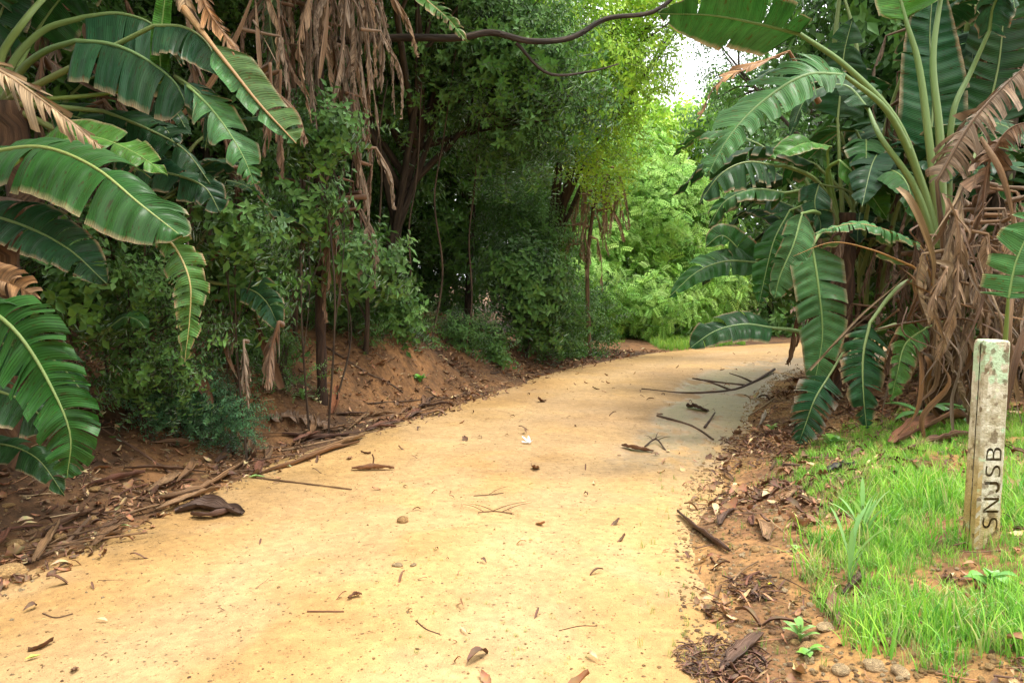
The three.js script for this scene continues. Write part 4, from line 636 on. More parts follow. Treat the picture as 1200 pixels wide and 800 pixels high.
function sheathLying(px, w, color, label, o = {}) {                     // a curled leaf sheath: a tapering trough with thickness
  w *= 1.25; color = color.map(v => v * 1.35); const W_ = px.map(q => q.isVector3 ? q : G(q[0], q[1], (q[2] ?? 0) + 0.012)), c = spline(W_, 20), mb = new MB(), sd = ++seedN, org = W_[0].clone(); let len = 0; const outer = [], inner = [];
  for (let k = 0; k < c.length; k++) {
    const t = k / (c.length - 1), T = V(0, 0, 0).subVectors(c[Math.min(k + 1, 20)], c[Math.max(k - 1, 0)]).normalize(), S = V(0, 0, 0).crossVectors(T, UPV).normalize(), N = V(0, 0, 0).crossVectors(S, T); if (k) len += c[k].distanceTo(c[k - 1]);
    const ww = w * (o.flat ? 1 : 0.18 + 0.82 * Math.pow(Math.sin(Math.PI * clamp(0.06 + 0.9 * t)), 0.7)) * (0.85 + 0.3 * vn(t * 6, 2, 0, sd)), roll = (o.roll ?? 0.6) + 0.5 * (vn(t * 3, 5, 0, sd) - 0.5), ro = [], ri = [];
    for (let j = 0; j <= 8; j++) {
      const a = (j / 8 - 0.5) * 2.6 + roll, cr = mixc(color, DRY.dark, 0.6 * vn(t * 9, j * 0.8, 0, sd));
      const px_ = Math.sin(a) * ww, py_ = (1 - Math.cos(a)) * ww * 0.8 + (0.004 + 0.4 * ww) * (vn(t * 11, j * 0.9, 0, sd) - 0.5);
      const q = c[k].clone().addScaledVector(S, px_).addScaledVector(N, py_), q2 = q.clone().addScaledVector(S, -Math.sin(a) * 0.006).addScaledVector(N, Math.cos(a) * 0.006);
      ro.push(mb.v(q.x, q.y, q.z, cr, j * 0.06, len)); ri.push(mb.v(q2.x, q2.y, q2.z, cr, j * 0.06, len));
    }
    outer.push(ro); inner.push(ri);
  }
  for (let k = 1; k < c.length; k++) { for (let j = 1; j <= 8; j++) { mb.q(outer[k - 1][j - 1], outer[k][j - 1], outer[k][j], outer[k - 1][j]); mb.q(inner[k - 1][j], inner[k][j], inner[k][j - 1], inner[k - 1][j - 1]); } for (const j of [0, 8]) mb.q(outer[k - 1][j], outer[k][j], inner[k][j], inner[k - 1][j]); }
  return tag(mesh0('leaf_sheath', mb, org, M.sheath), label, o.cat || 'leaf sheath', o.group);
}
const BR = [0.24, 0.135, 0.065], RB = [0.33, 0.15, 0.07], DK = [0.075, 0.045, 0.032];
sheathLying([[178, 590], [215, 584], [250, 568], [286, 544]], 0.045, [0.34, 0.20, 0.10], 'pale brown curved leaf stalk lying along the track edge, broad at one end');
lying('dead_stalk', [[108, 574], [145, 584], [190, 590]], 0.008, 0.02, BR, 'thin bent tail of stalk lying against the soil below the broad stalk', 'dead stalk');
sheathLying([[286, 545], [292, 532], [296, 520, 0.05]], 0.045, [0.31, 0.19, 0.10], 'short upturned stalk butt at the end of the pale stalk');
lying('dead_stalk', [[-10, 676], [40, 660], [75, 642], [106, 618, 0.04]], 0.02, 0.012, [0.20, 0.12, 0.07], 'dark brown bent branch on stones at the foot of the bank', 'branch', { twigs: [[0.6, 0.25, 0.2], [0.75, 0.3, 0.05], [0.4, 0.2, 0.5]] });
sheathLying([[108, 634], [125, 630], [142, 626]], 0.025, DRY.tan, 'small frayed tan leaf scrap beside the bent branch');
lying('dead_stalk', [[300, 562], [350, 568], [412, 575]], 0.012, 0.006, BR, 'thin dark stalk pointing out onto the track from the debris', 'dead stalk');
sheathLying([[305, 556], [345, 545], [385, 530], [420, 520]], 0.035, [0.31, 0.17, 0.08], 'reddish tan leaf stalk among the pile of debris');
sheathLying([[330, 513], [368, 515], [408, 512]], 0.035, [0.15, 0.07, 0.045], 'dark maroon leaf sheath at the back of the debris pile');
lying('dead_stalk', [[330, 530], [375, 520], [415, 512], [470, 500]], 0.014, 0.008, DRY.tan, 'straight tan stalk lying across the debris pile', 'dead stalk');
sheathLying([[350, 540], [395, 525], [425, 513]], 0.05, [0.33, 0.20, 0.09], 'wide ochre leaf stalk at the front of the debris pile');
sheathLying([[205, 603], [235, 597], [262, 602], [284, 606]], 0.06, DK, 'dark rotten crumpled leaf base lying on the track', { roll: 0.1 });
sheathLying([[225, 606], [248, 608], [275, 600]], 0.035, [0.16, 0.09, 0.07], 'torn dark scrap against the crumpled leaf base');
{ const s = sheathLying([[412, 552], [436, 551], [462, 551]], 0.034, [0.40, 0.21, 0.11], 'reddish boat shaped sheath alone on the track with a bent tail'); const mb = new MB(), a = G(437, 548, 0.02), b = P(436, 532, -a.z); mb.tube([a, a.clone().lerp(b, 0.6).add(V(0.01, 0, 0)), b], () => 0.006, 5, RB); mesh('tail', mb.geo(s.position), M.bark, s); }
lying('dead_stalk', [[120, 513, 0.05], [160, 535, 0.04], [206, 562]], 0.014, 0.012, [0.18, 0.10, 0.06], 'dark straight stalk leaning down the bank below the feathery bush', 'dead stalk');
lying('dead_stalk', [[380, 408], [420, 432], [472, 462]], 0.022, 0.015, [0.16, 0.10, 0.06], 'dark root running down the bare soil bank', 'root');
lying('dead_stalk', [[430, 474], [490, 470], [540, 466], [578, 460]], 0.012, 0.008, [0.14, 0.085, 0.05], 'long thin dark stick along the foot of the bare bank', 'stick', { twigs: [[0.3, 0.3, 2.6], [0.6, 0.25, 0.5]] });
lying('dead_stalk', [[470, 386], [510, 392], [560, 402]], 0.016, 0.012, [0.22, 0.14, 0.08], 'pale root crossing the top of the soil bank', 'root');
lying('dead_stalk', [[575, 438], [605, 440], [628, 437]], 0.018, 0.01, [0.13, 0.08, 0.05], 'short dark stick at the track edge by the trailing shrub', 'stick');
sheathLying([[388, 488], [391, 478, 0.05], [394, 468, 0.12]], 0.05, [0.36, 0.13, 0.05], 'rust red curled sheath standing up on the bank foot');
sheathLying([[640, 515], [700, 520]].map(([x, y]) => [x - 460 + 0, y + 5]), 0.03, BR, 'brown stalk piece lying behind the feathery bush');
// inner side of the bend
lying('fallen_stick', [[770, 488], [800, 496], [820, 505], [836, 516]], 0.016, 0.013, [0.19, 0.12, 0.075], 'straight bare stick on the wet track, its end toward the verge', 'stick');
lying('fallen_branch', [[752, 456], [800, 461], [850, 459], [880, 450], [908, 436, 0.04]], 0.012, 0.03, [0.12, 0.08, 0.055], 'long forked dark branch lying across the wet bend', 'branch', { twigs: [[0.55, 0.5, 2.5], [0.75, 0.4, 2.3]] });
lying('fallen_branch', [[812, 444], [845, 449], [874, 452]], 0.016, 0.02, [0.14, 0.09, 0.06], 'shorter dark branch beside the long forked one', 'branch');
sheathLying([[806, 478], [818, 480], [830, 484]], 0.05, DK, 'small black lump of bark on the wet track', { cat: 'bark' });
lying('fallen_stick', [[826, 502], [832, 494], [838, 488, 0.03]], 0.02, 0.01, DK, 'short dark crooked twig past the end of the bare stick', 'stick');
sheathLying([[730, 524], [748, 529], [766, 531]], 0.035, [0.26, 0.14, 0.08], 'brown sheath with frayed end in the middle of the wet track');
lying('fallen_twig', [[756, 524], [768, 520, 0.03], [780, 528]], 0.012, 0.008, DK, 'dark frayed tuft at the end of the brown sheath', 'twig', { twigs: [[0.3, 0.14, 0.5], [0.5, 0.16, 1.2], [0.6, 0.12, 0.1], [0.4, 0.1, 2.2]] });
sheathLying([[796, 604], [818, 622], [838, 638], [856, 652]], 0.03, [0.13, 0.075, 0.055], 'long dark grooved sheath on the verge of the track', { roll: 0.9 });
sheathLying([[968, 556], [988, 552], [1008, 548]], 0.05, [0.06, 0.06, 0.07], 'dark grey slab of bark at the edge of the grass', { cat: 'bark', roll: 0.2 });
sheathLying([[1046, 526, 0.03], [1075, 514, 0.06], [1105, 503, 0.07], [1128, 500, 0.05]], 0.085, [0.33, 0.15, 0.075], 'large red brown leaf sheath lying behind the grass beside the post', { roll: 0.3 });
sheathLying([[1060, 535, 0.02], [1100, 522, 0.03], [1135, 512]], 0.05, [0.24, 0.12, 0.07], 'narrow brown sheath under the large red brown one');
lying('fallen_stick', [[908, 540], [925, 548], [940, 556]], 0.008, 0.006, DRY.straw, 'pale thin stick on the brown verge', 'stick');
lying('fallen_stick', [[878, 488], [895, 478, 0.02], [908, 470, 0.03]], 0.012, 0.014, DRY.straw, 'pale grey stick at the foot of the banana clump', 'stick');
sheathLying([[890, 500], [894, 492], [897, 482]], 0.022, [0.6, 0.52, 0.42], 'whitish dry scrap standing at the foot of the clump');
lying('fallen_twig', [[600, 604], [580, 600], [560, 603]], 0.006, 0.005, BR, 'cluster of thin brown twigs in the middle of the track', 'twig', { twigs: [[0.3, 0.2, 0.2], [0.6, 0.24, 0.1], [0.5, 0.18, 3.0], [0.8, 0.15, 2.8]] });
lying('fallen_twig', [[555, 583], [572, 581], [590, 579]], 0.006, 0.004, BR, 'small forked twig above the twig cluster on the track', 'twig', { twigs: [[0.5, 0.16, 0.5]] });
lying('fallen_twig', [[360, 722], [380, 721], [403, 719]], 0.006, 0.005, RB, 'short reddish twig on the near dry sand', 'twig');
lying('fallen_twig', [[488, 733], [500, 738], [515, 745]], 0.004, 0.003, BR, 'thin curved twig on the bare near sand', 'twig');
lying('fallen_twig', [[655, 742], [680, 738], [700, 736]], 0.003, 0.002, BR, 'hair thin twig on the smooth near sand', 'twig');
sheathLying([[408, 706], [416, 703], [424, 700]], 0.014, RB, 'small red brown bark chip on the near sand', { cat: 'bark' });
lying('dead_stalk', [[150, 660], [166, 664], [185, 662]].map(([x, y]) => [x - 100, y + 62]), 0.005, 0.004, BR, 'thin brown straw on the sand near the bent branch', 'twig');
{ // loose stalks and sheaths washed against the banks
  const r = mulberry(818), cols = [[0.30, 0.17, 0.08], [0.20, 0.11, 0.06], [0.36, 0.22, 0.11], [0.24, 0.10, 0.06], [0.13, 0.075, 0.05]];
  for (let k = 0; k < 84; k++) {
    const leftS = k < 60, d = leftS ? 3.6 + 5.6 * Math.pow(r(), 0.9) : rr(2.9, 7.5, r), c = road(0, d), cx = -c[0] * 1.0;   // centre line is where the signed distance vanishes
    let x = cx; for (let q = 0; q < 6; q++) x -= (road(x, d)[0] - (leftS ? -HW - rr(-0.02, 0.55, mulberry(k)) : HW + rr(0.05, 0.7, mulberry(k)))) * 0.9;
    const al = (leftS ? 0.35 : 0.25) + rr(-0.7, 0.7, r), len = rr(0.18, 0.62, r) * (leftS ? 1 : 0.6), dx = Math.sin(al) * len / 2, dd = Math.cos(al) * len / 2, lift = 0.012 + 0.03 * r() * leftS;
    const pts = [onGround(x - dx, d - dd, lift), onGround(x + rr(-0.04, 0.04, r), d, lift + 0.01), onGround(x + dx, d + dd, lift)], col = cols[k % 5];
    const lab = leftS ? ['brown dead stalk in the debris along the foot of the bank', 'stalks in the debris along the bank'] : ['brown dead stalk in the litter of the grassy verge', 'stalks in the litter of the verge'];
    if (k % 3) sheathLying(pts, rr(0.012, 0.034, r), col, lab[0].replace('stalk', 'sheath'), { group: lab[1].replace('stalks', 'sheaths'), roll: rr(-0.3, 0.8, r) }); else lying('dead_stalk', pts, rr(0.006, 0.015, r), rr(0.004, 0.009, r), col, lab[0], 'dead stalk', { group: lab[1] });
  }
}
{ // comb shaped dead frond in the debris
  const a = G(312, 494, 0.03), b = G(350, 498, 0.05), c = G(402, 506, 0.03), g = base('fallen_frond', a, 'small comb toothed dead frond lying on the debris pile', 'dead leaf');
  addLeaf(g, { dry: true, kind: 'brown', mid: [a, b, c], W: 0.14, tears: 16, N: [0, 1, 0.4], droop: 0.3, fold: 0.1, sweep: 0.1 });
}
{ // white petals on the track
  const a = G(621, 521, 0.012), mb = new MB();
  for (const [az, len, up] of [[2.5, 0.15, 0.09], [3.3, 0.13, 0.02], [0.2, 0.05, 0.05], [1.9, 0.08, 0.1]]) { const d = V(Math.cos(az), up / len, -Math.sin(az) * 0.6); for (let k = 0; k < 5; k++) { const t = k / 4, w = 0.012 * Math.sin(Math.PI * (0.1 + 0.85 * t)); const p = a.clone().addScaledVector(d, len * t * 0.6); mb.v(p.x - w * Math.sin(az), p.y, p.z - w * Math.cos(az), [0.85, 0.85, 0.82]); mb.v(p.x, p.y - 0.005, p.z, [0.8, 0.8, 0.75]); mb.v(p.x + w * Math.sin(az), p.y + 0.004, p.z + w * Math.cos(az), [0.85, 0.85, 0.82]); if (k) { const o = mb.n - 6; mb.q(o, o + 1, o + 4, o + 3); mb.q(o + 1, o + 2, o + 5, o + 4); } } }
  tag(mesh0('white_petals', mb, a, M.litter), 'white torn flower petals lying in the middle of the track', 'petals');
}
// green leaf scraps
for (const [x, y, az, len, c, label] of [[290, 562, 0.3, 0.13, [0.25, 0.42, 0.12], 'pale green fallen leaf beside the broad pale stalk'], [342, 549, 2.8, 0.16, [0.45, 0.55, 0.32], 'grey green leaf scrap on the debris pile'], [28, 778, 0.8, 0.06, [0.35, 0.45, 0.08], 'small olive fallen leaf on the near sand'], [138, 620, 0.2, 0.07, [0.5, 0.6, 0.25], 'tiny yellow green leaf near the frayed tan scrap'], [900, 690, 0.4, 0.035, [0.75, 0.6, 0.02], 'yellow petal like leaf on the brown verge'], [862, 760, 1.4, 0.03, [0.75, 0.62, 0.04], 'bright yellow leaf on the dark heap of rotten litter'], [228, 440, 0.2, 0.26, [0.42, 0.5, 0.06], 'yellow green leaf blade end caught on the dead stalks']]) {
  const p = G(x, y, 0.012), mb = new MB(), d = V(Math.cos(az), 0.08, -Math.sin(az)); oneLeaf(mb, p, d.normalize(), UPV, len, len * 0.38, c); tag(mesh0('fallen_leaf', mb, p, M.litter), label, 'fallen leaf');
}
// stones
function stoneGeo(seed) { const g = new THREE.IcosahedronGeometry(1, 2), p = g.attributes.position, c = []; for (let k = 0; k < p.count; k++) { const v = V(p.getX(k), p.getY(k), p.getZ(k)), n = 1 + 0.5 * (fbm(v.x * 1.2 + seed, v.y * 1.2 + v.z * 0.7, 3, 0, seed) - 0.5) + 0.12 * Math.round(v.x * 2 + seed % 1) * 0.2; v.multiplyScalar(n); p.setXYZ(k, v.x, Math.max(-0.5, v.y * 0.75), v.z); const t = vn(v.x * 3, v.z * 3, 0, seed); c.push(0.85 + 0.3 * t, 0.85 + 0.25 * t, 0.85 + 0.2 * t); } g.setAttribute('color', new THREE.Float32BufferAttribute(c, 3)); g.computeVertexNormals(); return g; }
const SG = [1, 2, 3, 4].map(k => stoneGeo(k * 17));
const ochre = M.stone.clone(); ochre.color.setRGB(0.62, 0.40, 0.17); const paleS = M.stone.clone(); paleS.color.setRGB(0.74, 0.56, 0.33); const redS = M.stone.clone(); redS.color.setRGB(0.42, 0.24, 0.12);
let sk = 0;
function stone(px, py, r, mat, label, group) { const p = G(px, py, r * 0.25), m = mesh('stone', SG[sk++ % 4], mat); m.position.copy(p); m.scale.set(r * rr(0.9, 1.4), r * rr(0.6, 0.9), r * rr(0.8, 1.2)); m.rotation.y = rr(0, 6); tag(m, label, 'stone', group); }
stone(472, 613, 0.040, ochre, 'round yellow stone lying alone on the open track');
stone(466, 664, 0.022, paleS, 'flat whitish pebble on the near track, larger of a pair'); stone(484, 665, 0.016, paleS, 'flat whitish pebble on the near track, smaller of a pair');
stone(10, 678, 0.07, ochre, 'large ochre stone under the end of the dark bent branch');
for (const [x, y, r] of [[68, 634, 0.04], [45, 641, 0.035], [30, 645, 0.03], [82, 648, 0.025], [108, 612, 0.03], [35, 628, 0.03], [60, 625, 0.03], [110, 575, 0.03], [160, 577, 0.022], [8, 598, 0.03], [18, 640, 0.04]]) stone(x, y, r, sk % 3 ? ochre : redS, 'ochre stone in the litter below the dark bank', 'stones at the foot of the bank');
for (const [x, y, r] of [[223, 547, 0.045], [263, 536, 0.05], [240, 560, 0.025], [200, 550, 0.03], [305, 548, 0.03], [275, 520, 0.03]]) stone(x, y, r, sk % 2 ? ochre : redS, 'brown stone on the bank beside the debris pile', 'stones by the debris pile');
for (const [x, y, r] of [[885, 646, 0.030], [968, 740, 0.035], [905, 745, 0.018], [858, 528, 0.03], [912, 612, 0.03], [1042, 760, 0.03], [950, 765, 0.035], [985, 795, 0.03], [1060, 745, 0.025], [870, 540, 0.02], [1025, 785, 0.035], [940, 680, 0.018], [965, 590, 0.028], [925, 590, 0.02], [880, 575, 0.022], [842, 600, 0.02], [1055, 790, 0.03]]) stone(x, y, r, [ochre, paleS, redS][sk % 3], 'small stone embedded in the brown verge before the grass', 'stones in the grassy verge');

// ------------------------------------------------------------------ litter, grit, grass
function scatter(name, label, cat, geos, mat, items) {                  // items: {p, q, s, c}
  const g = base(name, V(0, 0, 0), label, cat); g.userData.kind = 'stuff';
  geos.forEach((geo, h) => {
    const part = items.filter((_, k) => k % geos.length === h); if (!part.length) return;
    const im = new THREE.InstancedMesh(geo, mat, part.length); im.name = 'piece'; im.userData.kind = 'stuff'; im.castShadow = im.receiveShadow = true;
    part.forEach((t, k) => { im.setMatrixAt(k, m4.compose(t.p, t.q, t.s)); im.setColorAt(k, cc.setRGB(...t.c)); }); g.add(im);
  });
}
const up = (az, tx, tz) => new THREE.Quaternion().setFromEuler(new THREE.Euler(tx, az, tz, 'YXZ'));
const litterGeos = [0, 1, 2].map(k => { const mb = new MB(), r = mulberry(900 + k), L = 8, wd = [0.32, 0.16, 0.5][k]; for (let i = 0; i <= L; i++) { const t = i / L, w = wd * Math.sin(Math.PI * (0.06 + 0.9 * t)) * (0.8 + 0.4 * r()), y = 0.18 * Math.sin(t * 3.4 + k) + 0.05 * r(); for (const a of [-1, 0, 1]) mb.v(t - 0.5, y + 0.16 * a * a * wd * 2, a * w * 0.5, [0.75 + 0.5 * r(), 0.75 + 0.45 * r(), 0.75 + 0.4 * r()]); if (i) { const o = mb.n - 6; mb.q(o, o + 3, o + 4, o + 1); mb.q(o + 1, o + 4, o + 5, o + 2); } } return mb.geo(); });
const twigGeos = [0, 1].map(k => { const mb = new MB(), r = mulberry(950 + k); mb.tube(spline([V(-0.5, 0, 0), V(-0.15, 0.03, rr(-0.06, 0.06, r)), V(0.2, 0.02, rr(-0.06, 0.06, r)), V(0.5, 0.04, 0)], 6), t => 0.018 * (1 - 0.5 * t), 5, [1, 1, 1]); return mb.geo(); });
{
  const L = [], T = [], S = [], Gr = [], r = mulberry(404);
  const lc = () => { const k = r(); return k < 0.34 ? mixc(DRY.brown, DRY.dark, r()) : k < 0.62 ? mixc([0.30, 0.14, 0.07], DRY.tan, r() * 0.6) : k < 0.9 ? mixc(DRY.dark, [0.12, 0.06, 0.035], r()) : DRY.straw; };
  for (let k = 0; k < 110000 && L.length < 15000; k++) {
    const d = 2.3 + 14 * Math.pow(r(), 1.5), x = rr(-5, 6, r); if (Math.abs(x) > 0.75 * d) continue;
    const [s] = road(x, d), u = Math.abs(s) - HW, n = fbm(x * 1.6, d * 1.6, 3, 0, 501);
    let den = s < 0 ? sm(-0.25, 0.15, u) * (0.25 + 0.75 * sm(0.35, 0.6, n)) : sm(-0.2, 0.2, u) * sm(0.36, 0.62, n) * (1.1 - 0.6 * sm(0.8, 1.3, u) * (d < 6 ? 1 : 0));
    if (s < 0 && u > 0.3 && u < 1.2 && d > 5.5 && d < 8.5) den *= 0.55;
    den += 0.009 * (u < 0);
    if (r() > den) continue;
    const len = rr(0.025, 0.085, r) * (1 + 0.9 * (r() < 0.12)); L.push({ p: onGround(x, d, 0.008 + 0.015 * r() * (u > 0)), q: up(rr(0, 6.3, r), rr(-0.5, 0.5, r), rr(-0.4, 0.4, r)), s: V(len, len * rr(0.7, 1.4, r), len * rr(0.6, 1.3, r)), c: lc() });
  }
  for (let k = 0; k < 30000 && T.length < 1700; k++) {
    const d = 2.3 + 13 * Math.pow(r(), 1.4), x = rr(-5, 6, r); if (Math.abs(x) > 0.75 * d) continue;
    const [s] = road(x, d), u = Math.abs(s) - HW, den = u < 0 ? 0.018 + 0.05 * sm(-0.5, 0, u) : u < 1.4 ? 0.5 * sm(0.3, 0.6, fbm(x * 1.6, d * 1.6, 3, 0, 501)) + 0.1 : 0.12; if (r() > den) continue;
    const len = rr(0.05, 0.26, r) * (u < 0 ? 0.5 : 1); T.push({ p: onGround(x, d, 0.008), q: up(rr(0, 6.3, r), 0, rr(-0.12, 0.12, r)), s: V(len, len * 0.8, len * rr(0.6, 1.2, r)), c: lc() });
  }
  for (let k = 0; k < 140000 && S.length < 16000; k++) {
    const d = 2.2 + 11 * Math.pow(r(), 1.7), x = rr(-4, 5, r); if (Math.abs(x) > 0.75 * d) continue;
    const [s] = road(x, d), u = Math.abs(s) - HW, den = u < -0.15 ? 0.10 : u < 1 ? (s > 0 ? 0.85 : 0.35) : 0.1; if (r() > den) continue;
    const sz = rr(0.0022, 0.0075, r) * (1 + 1.1 * Math.pow(r(), 9)) * (u < -0.15 ? 0.6 : 1.25), t = r(); S.push({ p: onGround(x, d, sz * 0.15), q: up(rr(0, 6.3, r), 0, 0), s: V(sz * rr(0.8, 1.5, r), sz * 0.7, sz), c: t < 0.6 ? [0.72, 0.47, 0.20] : t < 0.9 ? [0.85, 0.66, 0.40] : [0.34, 0.20, 0.10] });
  }
  scatter('leaf_litter', 'brown dead leaf litter strewn over the banks and verges', 'leaf litter', litterGeos, M.litter, L);
  scatter('twig_litter', 'small dead twigs scattered over the track and verges', 'twigs', twigGeos, M.litter, T);
  scatter('gravel', 'fine gravel and pebbles scattered on the sandy track', 'gravel', SG.slice(0, 2).map(() => { const g = new THREE.IcosahedronGeometry(1, 1); g.setAttribute('color', new THREE.Float32BufferAttribute(new Float32Array(g.attributes.position.count * 3).fill(1), 3)); const p = g.attributes.position; for (let k = 0; k < p.count; k++) { const f = 0.8 + 0.4 * hash(Math.round(p.getX(k) * 50), Math.round(p.getY(k) * 50), Math.round(p.getZ(k) * 50)); p.setXYZ(k, p.getX(k) * f, p.getY(k) * f, p.getZ(k) * f); } g.computeVertexNormals(); return g; }), M.stone, S);
  // rotten heaps of litter near the camera
  for (const [px, py, rx, n, label] of [[845, 778, 0.17, 420, 'dark heap of rotten fibrous litter on the near verge'], [880, 690, 0.13, 150, 'small patch of brown litter beside the dark grooved sheath'], [905, 520, 0.5, 800, 'wide patch of dark brown litter on the verge below the clump']]) {
    const c = G(px, py), it = []; for (let k = 0; k < n; k++) { const a = r() * 6.3, q = Math.sqrt(r()) * rx, x = c.x + Math.cos(a) * q, d = -c.z + Math.sin(a) * q * 1.2, len = rr(0.015, 0.07, r); it.push({ p: onGround(x, d, 0.006 + 0.022 * r() * (1 - q / rx)), q: up(rr(0, 6.3, r), rr(-0.5, 0.5, r), rr(-0.3, 0.3, r)), s: V(len * rr(0.8, 1.6, r), len * 0.7, len * rr(0.15, 0.7, r)), c: r() < 0.25 ? mixc(DRY.brown, DRY.tan, r() * 0.5) : mixc(DK, [0.17, 0.085, 0.055], r()) }); }
    scatter('litter_heap', label, 'leaf litter', litterGeos, M.litter, it);
  }
  // grass
  const tuft = [0, 1, 2].map(k => { const mb = new MB(), q = mulberry(700 + k); for (let b = 0; b < 9; b++) { const az = q() * 6.3, lean = rr(0.15, 0.9, q), h = rr(0.55, 1, q), w = rr(0.011, 0.024, q), o = V(rr(-0.22, 0.22, q), 0, rr(-0.22, 0.22, q)), c0 = 0.8 + 0.4 * q(); let pr; for (let i = 0; i <= 4; i++) { const t = i / 4, out = lean * h * t * t * 0.7, y = h * (t - 0.28 * lean * t * t * t), ww = w * (1 - t * t * 0.92), c = [c0 * (0.8 + 0.4 * t), c0, c0 * 0.9]; const a = mb.v(o.x + Math.cos(az) * out - Math.sin(az) * ww, y, o.z + Math.sin(az) * out + Math.cos(az) * ww, c), e = mb.v(o.x + Math.cos(az) * out + Math.sin(az) * ww, y, o.z + Math.sin(az) * out - Math.cos(az) * ww, c); if (i) mb.q(pr[0], a, e, pr[1]); pr = [a, e]; } } return mb.geo(); });
  const it = [];
  for (let k = 0; k < 220000 && it.length < 13500; k++) {
    const d = rr(1.9, 7.2, r), x = rr(0.9, 5.2, r); if (x > 0.8 * d + 0.3) continue; const [s] = road(x, d), u = s - HW, n = fbm(x * 2.2, d * 2.2, 3, 0, 601);
    const lo = 0.60; let den = sm(lo - 0.1, lo + 0.35, u + (n - 0.5) * 0.8) * (1 - sm(6.2, 7.0, d + (n - 0.5) * 1.5)) * (0.16 + 0.95 * sm(0.38, 0.58, n)); if (r() > den) continue;
    const h = rr(0.05, 0.14, r) * (1 + 0.8 * (r() < 0.16)) * (d > 4.4 ? 0.55 : 1) * (0.4 + 0.6 * sm(0.12, 0.6, Math.hypot(x - POST.x * 0.94, d + POST.z * 0.92))), t = r(); it.push({ p: onGround(x, d, -0.005), q: up(rr(0, 6.3, r), rr(-0.2, 0.2, r), rr(-0.2, 0.2, r)), s: V(h * rr(0.8, 1.3, r), h, h * rr(0.8, 1.3, r)), c: mixc(mixc([0.11, 0.36, 0.015], [0.34, 0.64, 0.055], t), [0.5, 0.44, 0.18], r() < 0.12 ? 0.7 : 0) });
  }
  for (let k = 0; k < 140; k++) { const d = rr(2.4, 6, r), e = road(0, d), x = -e[0] + HW + rr(-0.35, 0.7, r); const h = rr(0.02, 0.07, r); it.push({ p: onGround(x, d), q: up(rr(0, 6, r), 0, 0), s: V(h, h, h), c: [0.22, 0.36, 0.05] }); }
  for (let k = 0; k < 110; k++) { const p = G(rr(420, 690, r), rr(560, 800, r)), h = rr(0.012, 0.03, r); it.push({ p, q: up(rr(0, 6, r), 0, 0), s: V(h * 1.8, h * 0.7, h * 1.8), c: [0.30, 0.36, 0.07] }); }
  scatter('grass', 'bright green grass growing on the verge round the marker post', 'grass', tuft, M.grass, it);
  const far = []; for (let k = 0; k < 900; k++) { const x = rr(3.2, 5.5, r), d = rr(16.6, 19.2, r), [s] = road(x, d); if (s > -1.7) continue; const h = rr(0.1, 0.3, r); far.push({ p: onGround(x, d), q: up(rr(0, 6, r), 0, 0), s: V(h, h, h), c: mixc([0.14, 0.36, 0.02], [0.3, 0.5, 0.05], r()) }); }
  scatter('grass', 'lush grass strip below the light green bush at the bend', 'grass', tuft, M.grass, far);
}
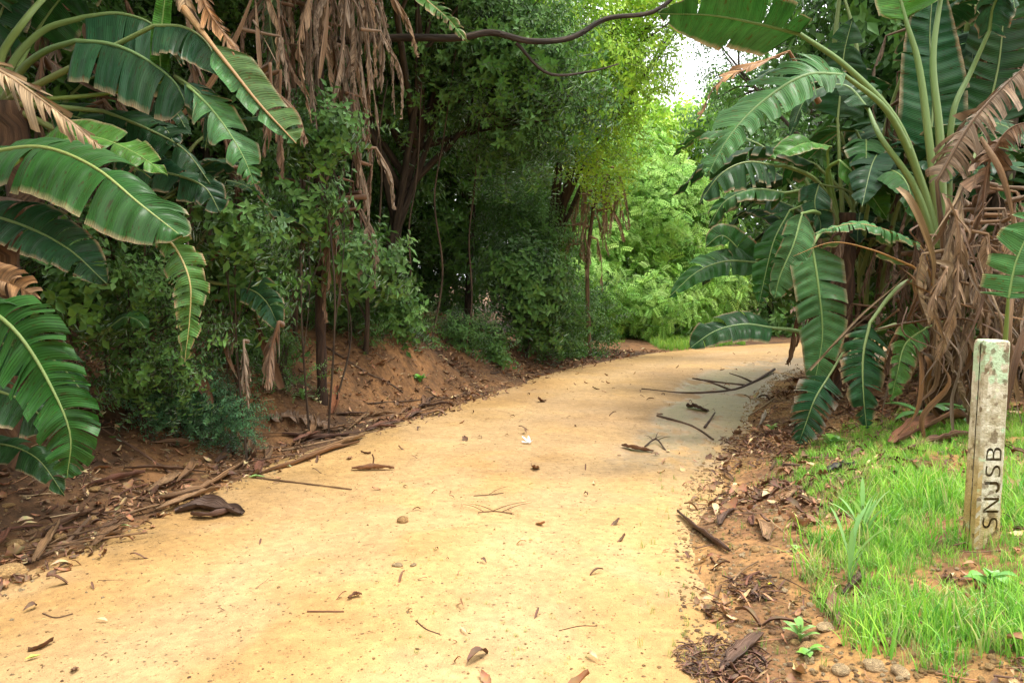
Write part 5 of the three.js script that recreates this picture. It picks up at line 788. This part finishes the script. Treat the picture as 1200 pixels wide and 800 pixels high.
// single weeds one can pick out
function weed(px, py, n, len, wid, col, label, lift = 0.5, group) {
  const p = G(px, py), g = base('weed', p, label, 'weed', group), r = mulberry(++seedN * 13);
  for (let k = 0; k < n; k++) {
    const az = k * 2.4 + r(), d = V(Math.cos(az), lift * rr(0.5, 1.5, r), Math.sin(az)).normalize(), mb = new MB(), L = len * rr(0.7, 1.15, r); let pr = null; const S = V(-Math.sin(az), 0, Math.cos(az)), root = V(0, rr(0, len * 0.5, r), 0), cl = mixc(col, [col[0] * 1.7, col[1] * 1.35, col[2] * 1.2], r());
    for (let i = 0; i <= 5; i++) { const t = i / 5, q = root.clone().addScaledVector(d, L * t).add(V(0, -L * 0.35 * t * t, 0)), w = wid * Math.pow(Math.sin(Math.PI * (0.05 + 0.93 * t)), 0.8); const a = mb.v(q.x + S.x * w, q.y + w * 0.4, q.z + S.z * w, cl), m = mb.v(q.x, q.y, q.z, cl), e = mb.v(q.x - S.x * w, q.y + w * 0.4, q.z - S.z * w, cl); if (pr) { mb.q(pr[0], a, m, pr[1]); mb.q(pr[1], m, e, pr[2]); } pr = [a, m, e]; }
    mesh('leaf', mb.geo(), M.grass, g);
  }
  const sb = new MB(); sb.tube([V(0, -0.02, 0), V(0, len * 0.6, 0)], () => 0.003 + len * 0.008, 5, [0.2, 0.3, 0.08]); mesh('stem', sb.geo(), M.stalk, g);
}
weed(938, 752, 9, 0.11, 0.014, [0.16, 0.36, 0.07], 'small rosette weed with narrow leaves alone on the bare verge', 0.9);
weed(948, 770, 7, 0.06, 0.014, [0.14, 0.36, 0.03], 'tiny bright weed beside the narrow leaved rosette', 0.6);
weed(932, 646, 8, 0.045, 0.012, [0.22, 0.42, 0.08], 'tiny round leaved weed halfway up the bare verge', 0.4);
weed(968, 700, 2, 0.05, 0.022, [0.30, 0.52, 0.06], 'single round leaf seedling at the grass edge', 0.3);
weed(492, 450, 12, 0.12, 0.045, [0.10, 0.36, 0.02], 'bright green seedling alone on the bare soil bank', 1.2);
weed(1085, 502, 5, 0.36, 0.05, [0.08, 0.30, 0.04], 'low plant with broad glossy leaves behind the post', 0.5);
weed(1120, 492, 4, 0.30, 0.055, [0.10, 0.27, 0.06], 'broad leaf sprouting beside the low glossy plant', 0.6);
weed(1010, 640, 10, 0.34, 0.011, [0.18, 0.40, 0.10], 'tall thin grass clump at the edge of the mown looking verge', 2.5);
weed(995, 690, 7, 0.42, 0.010, [0.20, 0.42, 0.12], 'tall seeding grass stems on the bare edge of the verge', 3);
weed(975, 525, 12, 0.12, 0.03, [0.14, 0.40, 0.03], 'leafy bright weed at the top of the grass by the hanging leaves', 0.8);
weed(1160, 690, 8, 0.12, 0.03, [0.10, 0.34, 0.03], 'clover like broad weed in the grass in front of the post', 0.6);
weed(355, 470, 9, 0.14, 0.02, [0.12, 0.30, 0.05], 'small green weed on the bank by the comb toothed frond', 0.8);
weed(905, 505, 6, 0.09, 0.02, [0.2, 0.42, 0.08], 'small green sprout in the dark litter below the clump', 0.9);

renderer.render(scene, camera);
